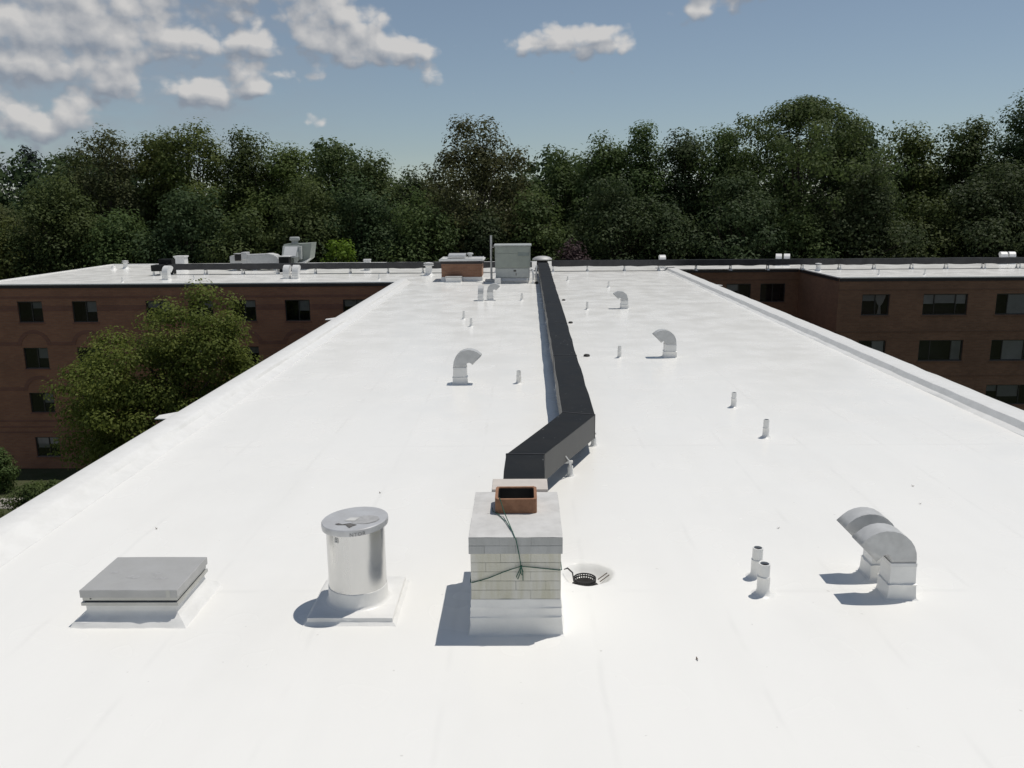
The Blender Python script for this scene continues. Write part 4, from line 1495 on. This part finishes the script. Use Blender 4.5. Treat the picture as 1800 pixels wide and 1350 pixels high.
# air handling units on the left wing
ah = thing('fresh_air_duct', 'long grey rounded duct housing with louvre on the left wing', 'air handler', (-19.6, 60.8, 0))
pr = [(-21.3, .18), (-21.3, 1.02), (-21.2, 1.08), (-20.55, 1.08), (-20.1, 1.14), (-18.5, 1.2)]
for k in range(1, 8):
    a = R(90-90*k/7)
    pr.append((-18.5+.85*math.cos(a), .62+.58*math.sin(a)))
pr += [(-17.65, .18)]
MB().prism(pr, 60.5, 61.5, 'y').build('housing', 'galvanised', ah, bevel=.02)
MB().prism([(-18.7, 1.205), (-18.4, 1.21), (-18.05, 1.12), (-17.78, .92), (-17.6, .68), (-17.62, .60), (-17.85, .9), (-18.1, 1.08), (-18.45, 1.19)], 60.46, 61.54, 'y').build('end_strip', 'white_metal', ah)
MB().box(-20.45, -20.05, 60.42, 61.3, .8, 1.32).build('damper_box', 'galvanised', ah, bevel=.05)
MB().box(-20.9, -20.47, 60.40, 61.0, .72, 1.2).build('louvre_box', 'frame_dark', ah)
m = MB()
for k in range(5):
    z = .78+k*.085
    MB().prism([(60.37, z), (60.398, z+.05), (60.398, z+.06), (60.36, z+.005)], -20.88, -20.49, 'x').build('slat', 'frame_dark', ah)
MB().box(-20.95, -20.42, 60.34, 61.0, 1.203, 1.24).build('louvre_top', 'galvanised', ah)
MB().box(-21.2, -20.9, 60.6, 61.4, -.003, .178).box(-18.2, -17.9, 60.6, 61.4, -.003, .178).box(-19.7, -19.4, 60.6, 61.4, -.003, .178).build('stand', 'white_metal', ah)
au = thing('air_handler', 'tall grey air handler with slanted bright panel and capped exhaust', 'air handler', (-16.4, 61, 0))
MB().prism([(-17.38, 1.86), (-16.1, 1.90), (-15.32, 1.95), (-15.52, .84), (-16.0, .5), (-17.2, .42)], 60.75, 62.2, 'y').build('casing', 'rtu_grey', au, bevel=.02)
MB().prism([(60.0, .95), (60.748, .95), (60.748, 1.76), (60.45, 1.76)], -17.36, -16.2, 'x').build('intake_hood', 'rtu_light', au, bevel=.015)
MB().add([(-17.26, 60.03, 1.04), (-16.36, 60.03, 1.04), (-16.28, 60.41, 1.70), (-17.2, 60.41, 1.70)], [(0, 1, 2, 3)]).build('bright_panel', 'white_metal', au)
MB().box(-16.19, -16.02, 60.3, 60.74, .8, 1.74).build('side_flange', 'rtu_light', au, bevel=.02)
MB().prism([(-16.5, .42), (-15.95, .42), (-15.5, .80), (-15.45, .86), (-16.0, .6), (-16.4, .55)], 60.5, 60.74, 'y').build('drip_pan', 'white_metal', au)
MB().lathe([(.24, 1.84), (.24, 2.08), (.30, 2.12)], 16, (-16.66, 61.2, 0)).build('exhaust_neck', 'rtu_light', au, smooth=50)
MB().lathe([(.36, 2.12), (.38, 2.15), (.36, 2.34), (.3, 2.37)], 16, (-16.66, 61.2, 0)).build('exhaust_cap', 'rtu_light', au, smooth=40)
MB().box(-17.0, -16.0, 60.9, 62.0, -.003, .48).build('curb', 'white_metal', au)
MB().prism([(-16.5, -.003), (-16.45, .44), (-16.2, .93), (-16.55, .94)], 60.2, 60.6, 'y').build('boot', 'rtu_light', au)
bb = thing('inlet_box', 'black square box with white lid between the left wing air handlers', 'box', (-16.9, 59.3, 0))
MB().box(-17.27, -16.56, 58.9, 59.6, -.003, 1.06).build('body', 'duct_black', bb, bevel=.015)
MB().box(-17.32, -16.5, 58.84, 59.66, 1.062, 1.11).build('lid', 'white_metal', bb, bevel=.01)

# ------------------------------------------------------------------ bits lying on the roof
DL = [('dry brown leaf on the roof in front of the two open pipes', 1.74, 7.61, .02), ('dry leaf behind the two open vent pipes', 3.6, 11.08, .018),
      ('dry leaf on roof right of and beyond the double hood', 6.3, 12.85, .022), ('dry leaf on roof just right of the double hood top', 6.04, 12.04, .018),
      ('dry leaf on the roof beyond the roof hatch', -5.27, 11.11, .018), ('dry leaf on the roof above the steel stack lid', -2.31, 12.6, .018),
      ('small dark clump beside the duct, nearest of three', 1.92, 24.7, .09), ('small dark clump beside the duct, middle of three', 1.84, 31.9, .08), ('small dark clump beside the duct, farthest of three', 1.95, 39.7, .08)]
for i, (lb, x, y, s_) in enumerate(DL):
    if s_ > .05:
        t = thing('pipe_stub', lb, 'pipe stub', (x, y, 0), 'dark stubs beside the duct')
        MB().lathe([(s_*2.2, -.003), (s_*1.6, .012), (s_*1.1, .02)], 12, (x, y, 0), wob=.05).build('boot', 'coating', t, smooth=50)
        MB().lathe([(s_, .0), (s_*1.05, .06), (s_*.7, .085), (s_*.1, .09)], 12, (x, y, 0), wob=.06).build('cap', 'cast_iron', t, smooth=50)
        continue
    rr = random.Random(60+i)
    a = rr.uniform(0, 6)
    n = 8
    m = MB()
    ps = []
    for k in range(n):
        b = 2*math.pi*k/n
        u, v = s_*math.cos(b)*(1.2 if k in (0, 4) else .9), s_*.5*math.sin(b)
        ps.append((x+u*math.cos(a)-v*math.sin(a), y+u*math.sin(a)+v*math.cos(a), .012+.012*math.cos(2*b)+rr.uniform(0, .006)))
    ps.append((x, y, .006))
    m.add(ps, [(k, (k+1) % n, n) for k in range(n)])
    o = m.build('dry_leaf', 'dry_leaf', None)
    tag(o, lb, 'leaf', 'dry leaves on the roof')

# ------------------------------------------------------------------ trees
def leaf_mesh(name, C, Nn, size, tint, mat, rs, aspect=.58):
    n = len(C)
    Nn = Nn/np.maximum(np.linalg.norm(Nn, axis=1, keepdims=True), 1e-6)
    ref = rs.normal(size=(n, 3))
    u = ref-Nn*np.sum(ref*Nn, axis=1, keepdims=True)
    u /= np.maximum(np.linalg.norm(u, axis=1, keepdims=True), 1e-6)
    w = np.cross(Nn, u)
    s = size[:, None]*.5
    V = np.empty((n, 4, 3))
    V[:, 0] = C-u*s
    V[:, 1] = C-w*s*aspect+Nn*s*.18
    V[:, 2] = C+u*s
    V[:, 3] = C+w*s*aspect+Nn*s*.18
    me = bpy.data.meshes.new(name)
    me.vertices.add(4*n)
    me.vertices.foreach_set('co', V.astype(np.float32).ravel())
    me.loops.add(4*n)
    me.loops.foreach_set('vertex_index', np.arange(4*n, dtype=np.int32))
    me.polygons.add(n)
    me.polygons.foreach_set('loop_start', np.arange(0, 4*n, 4, dtype=np.int32))
    me.update()
    at = me.attributes.new('tint', 'FLOAT', 'FACE')
    at.data.foreach_set('value', np.clip(tint, 0, 1).astype(np.float32))
    me.materials.append(MATS[mat])
    return me


def puffs(rs, Rr, zb, zt, n, shape=.42, lobes=3, pr=(.85, 1.5), parts=None):
    """centres and radii of leaf clumps through an uneven crown; parts: ellipsoids (dx, dy, z, rx, rz) instead of one crown"""
    ph = rs.uniform(0, 6.28, 4)
    out = []
    if parts:
        wt = np.array([p[3]*p[3]*p[4] for p in parts])**.7
        for i in rs.choice(len(parts), n, p=wt/wt.sum()):
            dx, dy, z, rx, rz = parts[i]
            d = rs.normal(size=3)
            d /= np.linalg.norm(d)
            q = rs.uniform(0, 1)**.38
            out.append((dx+d[0]*rx*q, dy+d[1]*rx*q, z+d[2]*rz*q, rs.uniform(*pr)))
        return np.array(out)
    for _ in range(n):
        h = rs.uniform(0, 1)**.555
        prof = .45+.55*(h/shape)**.6 if h < shape else max(0., 1-((h-shape)/(1-shape))**3.0)**.55
        a = rs.uniform(0, 2*math.pi)
        lob = 1+.20*math.sin(lobes*a+ph[0]+h*3)+.14*math.sin((lobes+3)*a+ph[1]-h*7)+.12*math.sin(9*h+ph[2]+a)
        q = rs.uniform(0, 1)**.38
        pr_ = rs.uniform(*pr)*(1.0 if h < .8 else .85)
        rad = Rr*prof*lob*q
        z = zb+(zt-zb)*h
        out.append((rad*math.cos(a), rad*math.sin(a), z-pr_*.6, pr_))
    return np.array(out)


def tree(label, x, y, top, Rr, mat='leaf_mid', cb=None, npf=None, nl=105, leaf=.31, seed=0, base=GZ, group='trees behind the building', bark='bark', name='tree', sparse=0.0, shape=.42, trunk_r=None, aspect=.62, spikes=18, pr=(.9, 1.6), parts=None, boughs=True):
    rs = np.random.RandomState(seed+100)
    H = top-base
    zb = H*.20 if cb is None else cb-base
    npf = npf or int(2.9*Rr*(H-zb)*(1-sparse*.7))
    t = thing(name, label, 'tree' if name != 'shrub' else 'shrub', (x, y, base), group)
    if parts is None and name == 'tree' and boughs:
        # boughs: an uneven stack of leaf masses round the trunk
        parts = []
        nP = 8+int(Rr*1.2)
        a = rs.uniform(0, 6.28)
        for k in range(nP):
            h = (k+rs.uniform(-.3, .3))/(nP-1)
            h = min(max(h, 0), 1)
            prof = .5+.5*(h/shape)**.6 if h < shape else max(.05, 1-((h-shape)/(1-shape))**2.4)**.6
            rx = Rr*rs.uniform(.34, .60)*(1 if h < .75 else .8)
            a += 2.4+rs.uniform(-.5, .5)
            o = max(0., Rr*prof*1.08-rx*.75)*rs.uniform(.65, 1.1)
            rz = rx*rs.uniform(.75, 1.15)
            z = zb+rz*.5+(H-zb-rz*1.55)*h
            parts.append((o*math.cos(a), o*math.sin(a), z, rx, rz))
        parts.append((rs.uniform(-.2, .2)*Rr, rs.uniform(-.2, .2)*Rr, H-Rr*.42, Rr*.42, Rr*.40))
        parts.append((0, 0, zb+(H-zb)*.48, Rr*.78, (H-zb)*.40))
        parts.append((0, 0, zb+(H-zb)*.70, Rr*.66, (H-zb)*.24))
    pf = puffs(rs, Rr, zb, H, npf, shape, rs.randint(2, 5), pr, parts)
    # loose tufts standing out of the outline
    sp = []
    for _ in range(spikes):
        if parts:
            # small tufts sit on the upper leaf clumps
            c = pf[rs.randint(len(pf))]
            if c[2] < zb+(H-zb)*.5:
                continue
            d = np.array([c[0], c[1], 0])/max(Rr, .1)+np.array([rs.normal()*.4, rs.normal()*.4, .7])
            d = d/np.linalg.norm(d)*c[3]*rs.uniform(.75, 1.05)
            sp.append((c[0]+d[0], c[1]+d[1], min(c[2]+d[2], H), np.mean(pr)*rs.uniform(.3, .5)))
            continue
        a = rs.uniform(0, 6.28)
        h = rs.uniform(.55, 1.0)
        pr_ = (1-max(0, (h-shape)/(1-shape))**2.2)**.55 if h < 1 else 0
        q = Rr*max(pr_, .12)*rs.uniform(.82, 1.0)
        sp.append((q*math.cos(a), q*math.sin(a), zb+(H-zb)*h-rs.uniform(.2, .7), np.mean(pr)*rs.uniform(.35, .6)))
    pf = np.vstack([pf, np.array(sp)]) if sp else pf
    Cs, Ns, Ts, Sz = [], [], [], []
    cen = np.array([0, 0, zb+(H-zb)*.4])
    for px, py, pz, pr_ in pf:
        k = max(12, int(nl*(1-sparse*.5)*(pr_/np.mean(pr))**2))
        d = rs.normal(size=(k, 3))
        d /= np.linalg.norm(d, axis=1, keepdims=True)
        q = rs.uniform(0, 1, k)**.45
        C = np.array([px, py, pz])+d*(q*pr_)[:, None]*np.array([1.12, 1.12, .80])
        outw = np.array([px, py, pz])-cen
        outw = outw/(np.linalg.norm(outw)+1e-6)
        Nn = rs.normal(size=(k, 3))*.34+d*.9+outw*.3+np.array([0, 0, .4])
        Cs.append(C)
        Ns.append(Nn)
        Ts.append(rs.uniform(.05, .75)+rs.uniform(-.18, .22, k))
        Sz.append(leaf*rs.uniform(.6, 1.25, k))
    me = leaf_mesh('crown', np.vstack(Cs), np.vstack(Ns), np.concatenate(Sz), np.concatenate(Ts), mat, rs, aspect)
    o = bpy.data.objects.new('crown', me)
    col.objects.link(o)
    o.parent = t
    # trunk and limbs
    m = MB()
    tr = trunk_r or H*.016
    bend = rs.uniform(-.5, .5, 2)*.04*H
    tops = H*.86
    def tp(u):
        return Vector((bend[0]*u*u, bend[1]*u*u, tops*u-.1))
    m.tube([tp(u) for u in (0, .03, .2, .4, .6, .8, 1)], [tr*1.6, tr*1.15, tr, tr*.8, tr*.55, tr*.3, tr*.08], 8)
    idx = rs.permutation(len(pf))[:min(40, max(8, len(pf)//4))]
    for i in idx:
        e = Vector(pf[i][:3])
        u0 = min(.9, max(.18, (e.z/tops)*rs.uniform(.45, .75)))
        s0 = tp(u0)
        mid = s0.lerp(e, .5)+Vector((0, 0, .06*H*rs.uniform(.2, 1)))
        r0 = tr*(1-u0)*.55+.02
        m.tube([s0, s0.lerp(mid, .5), mid, mid.lerp(e, .55), e], [r0, r0*.8, r0*.6, r0*.38, r0*.15], 5, caps=False)
    m.build('trunk', bark, t, smooth=60, local=True)
    return t


# the tall row behind the wings: x, y, top, radius, leaf, options, label
BACK = [
    (-52.5, 82, 6.6, 4.6, 'leaf_brown', {}, 'lower brownish tree at the left picture edge below far dark trees'),
    (-45.6, 86, 10.4, 3.0, 'leaf_mid', dict(sparse=.35), 'thin topped tree right of the far dark trees at left'),
    (-41.0, 84, 12.0, 3.9, 'leaf_brown', dict(sparse=.3, bark='bark_pale'), 'looser brownish tree at left, next to the thin topped tree'),
    (-36.3, 86, 11.6, 3.6, 'leaf_light', {}, 'light green tree right of the looser brownish left tree'),
    (-32.0, 84, 12.9, 4.3, 'leaf_light', dict(), 'tallest pale green tree in the left part of the row'),
    (-27.6, 86, 12.0, 3.8, 'leaf_mid', {}, 'green tree just right of the tallest pale left tree'),
    (-23.5, 85, 11.2, 3.9, 'leaf_light', {}, 'yellowish green rounded tree above the left wing air handlers'),
    (-19.2, 87, 11.2, 3.5, 'leaf_mid', dict(shape=.35), 'tree with pointed tufts left of the low gap'),
    (-15.6, 88, 9.8, 4.2, 'leaf_mid', {}, 'rounded lower tree in the dip of the row left of centre'),
    (-11.3, 90, 9.0, 4.2, 'leaf_dark', {}, 'lowest rounded tree next to the big centre tree'),
    (-4.4, 82, 12.5, 6.3, 'leaf_brown', dict(sparse=.1, bark='bark_pale', spikes=18), 'broad brownish green tree rising behind the pole and brick bulkhead'),
    (3.8, 88, 10.2, 3.7, 'leaf_mid', {}, 'tree just right of the broad centre tree'),
    (8.0, 86, 11.2, 4.0, 'leaf_mid', {}, 'second tree right of the broad centre tree'),
    (11.9, 86, 12.3, 3.6, 'leaf_mid', dict(shape=.34), 'spiky topped tree right of centre'),
    (16.2, 86, 11.4, 4.0, 'leaf_dark', {}, 'tree left of the huge domed tree, second away'),
    (20.0, 84, 12.0, 3.6, 'leaf_mid', dict(sparse=.2), 'tufted tree touching the left side of the huge domed tree'),
    (26.8, 82, 14.3, 7.4, 'leaf_mid', dict(spikes=24, shape=.5, boughs=False), 'huge domed tree, broadest crown on the right'),
    (32.4, 85, 12.3, 4.4, 'leaf_dark', {}, 'tree against the right flank of the huge domed tree'),
    (36.2, 88, 9.8, 3.6, 'leaf_brown', {}, 'low tree in the gap right of the huge domed tree'),
    (39.2, 86, 11.8, 3.6, 'leaf_light', dict(shape=.36), 'pale pointed tree right of the low gap'),
    (43.6, 84, 12.2, 4.5, 'leaf_mid', {}, 'tree between the pale pointed tree and the tall right tree'),
    (49.0, 82, 15.1, 5.6, 'leaf_dark', dict(), 'tall dark tree at the right picture edge'),
    (56.0, 84, 14.0, 6.0, 'leaf_dark', {}, 'dark tree just outside the right picture edge'),
]
for i, (x, y, tp_, r_, mt, kw, lb) in enumerate(BACK):
    tree(lb, x, y, tp_, r_*1.2, mt, seed=i, **kw)
# lower trees in front of them
FRONT = [
    (-55.5, 76, 2.6, 4.5, 'leaf_light', 'low light green tree at left edge above the wing corner'),
    (-47.0, 74.5, 3.4, 4.2, 'leaf_light', 'low bushy tree right of the left edge, above the wing end'),
    (-42.0, 76, 7.2, 5.0, 'leaf_mid', 'mid height tree behind the outer left wing mushroom vent'),
    (-36.0, 75, 4.6, 4.2, 'leaf_mid', 'mid height tree above the black end box of left duct'),
    (-30.5, 76, 6.6, 5.0, 'leaf_dark', 'dark mid height tree above the tall white box vent'),
    (-25.0, 75, 4.2, 4.4, 'leaf_mid', 'mid height tree above the long grey duct housing'),
    (-20.0, 76.5, 6.8, 4.8, 'leaf_mid', 'mid height tree above the tall air handler'),
    (-14.5, 78, 7.4, 5.2, 'leaf_dark', 'dark mid height tree behind the bright young tree'),
    (-9.0, 76, 5.8, 4.6, 'leaf_mid', 'mid height tree above the ribbed vent'),
    (-3.8, 75.5, 3.6, 3.8, 'leaf_dark', 'dark low tree above the brick bulkhead'),
    (1.2, 77, 5.6, 4.6, 'leaf_mid', 'mid height tree above the grey rooftop unit'),
    (8.2, 76, 7.4, 5.2, 'leaf_dark', 'dark mid height tree right of the purple shrub'),
    (13.0, 75.5, 5.0, 4.6, 'leaf_dark', 'dark mid height tree above the main roof right corner'),
    (19.0, 75, 7.8, 5.6, 'leaf_dark', 'dark tree low before the huge domed tree, left side'),
    (24.5, 74.5, 4.0, 4.6, 'leaf_mid', 'lower tree in front of the huge domed tree'),
    (30.0, 75, 7.4, 5.4, 'leaf_dark', 'dark lower tree before the right flank of domed tree'),
    (35.6, 75.5, 5.2, 4.8, 'leaf_mid', 'lower tree before the gap right of domed tree'),
    (41.5, 75, 8.0, 5.6, 'leaf_dark', 'dark lower tree left of the far right hoods'),
    (47.5, 75, 6.4, 5.2, 'leaf_dark', 'dark lower tree above the far right hoods'),
]
for i, (x, y, tp_, r_, mt, lb) in enumerate(FRONT):
    tree(lb, x, y, tp_, r_, mt, seed=50+i, cb=GZ+2.5, group='lower trees right behind the wings')
tree('bright yellow green young tree behind the left wing duct', -15.7, 72.2, 2.15, 2.0, 'leaf_bright', npf=44, nl=46, leaf=.30, seed=91, cb=-4.5, group=None, spikes=12, pr=(.4, .75))
tree('dark purple leaved shrub behind the right duct near the grey unit', 4.3, 70.0, 1.6, 2.5, 'leaf_purple', npf=90, nl=80, leaf=.26, seed=92, cb=-8, group=None, pr=(.5, .9))
# distant dark conifers at the far left
for i, (x, y, tp_, r_, lb) in enumerate([(-84, 132, 12.3, 5.2, 'far dark tree at the very left of the skyline'), (-79.2, 134, 11.2, 4.0, 'far dark tree second from the left on the skyline'),
                                         (-74.8, 130, 14.2, 4.3, 'far dark rounded tree standing highest on the left skyline'), (-70.0, 133, 13.2, 4.2, 'far dark tree partly hidden by the thin topped tree')]):
    tree(lb, x, y, tp_, r_, 'leaf_far', npf=70, nl=80, leaf=.55, seed=110+i, pr=(1.2, 2.0), group='far dark trees at left')
# courtyard tree and shrubs
YARD = [(1.7, 0, 10.1, 2.1, 2.3), (-.1, .4, 10.0, 1.6, 2.3), (-2.6, 0, 8.0, 2.6, 2.4), (2.4, .2, 6.8, 2.4, 2.6), (-.4, -1.0, 6.3, 3.2, 2.4), (-3.6, .2, 5.6, 1.9, 1.7), (-1.2, 0, 3.6, 3.2, 1.8), (2.0, .5, 4.0, 2.6, 1.8)]
tree('big leafy courtyard tree in front of the left wing', -16.7, 38.5, .95, 4.75, 'leaf_yard', npf=330, nl=240, leaf=.165, seed=203, cb=-10.2, group=None, spikes=0, trunk_r=.24, aspect=.62, pr=(.55, 1.05), parts=YARD)
for i, (x, y, tp_, r_, lb) in enumerate([(-25.3, 40.8, -9.2, 1.5, 'round shrub left of the courtyard tree foot'), (-30.9, 46.0, -9.0, .9, 'tall shrub at the left edge before the brick wall'),
                                         (-21.5, 41.4, -8.2, 1.8, 'shrub under the left side of the courtyard tree'), (-29.0, 41.2, -11.0, .8, 'low shrub in front of the concrete path')]):
    tree(lb, x, y, tp_, r_, 'leaf_mid', npf=44, nl=120, leaf=.16, pr=(.3, .6), seed=220+i, cb=GZ+.2, group='courtyard shrubs', name='shrub', trunk_r=.05, spikes=10)

# the wood behind, a mass nobody could count
rs = np.random.RandomState(77)
Cs, Ns, Ts = [], [], []
for _ in range(2100):
    x = rs.uniform(-78, 78)
    y = rs.uniform(93, 112)
    z = GZ+1+(18.5+2.5*math.sin(x*.21)+1.5*math.sin(x*.53+1))*rs.uniform(0, 1)**.55
    d = rs.normal(size=(70, 3))
    d /= np.linalg.norm(d, axis=1, keepdims=True)
    q = rs.uniform(.8, 2.6)
    Cs.append(np.array([x, y, z])+d*q*rs.uniform(.3, 1, (70, 1)))
    Ns.append(d+rs.normal(size=(70, 3))*.5+np.array([0, 0, .5]))
    Ts.append(rs.uniform(0, .7)+rs.uniform(-.2, .3, 70))
C = np.vstack(Cs)
me = leaf_mesh('woods', C, np.vstack(Ns), rs.uniform(.4, .8, len(C)), np.concatenate(Ts), 'leaf_dark', rs)
wd = bpy.data.objects.new('woods', me)
col.objects.link(wd)
tag(wd, 'dark mass of woodland filling the gaps behind the tree row', 'woods', kind='stuff')
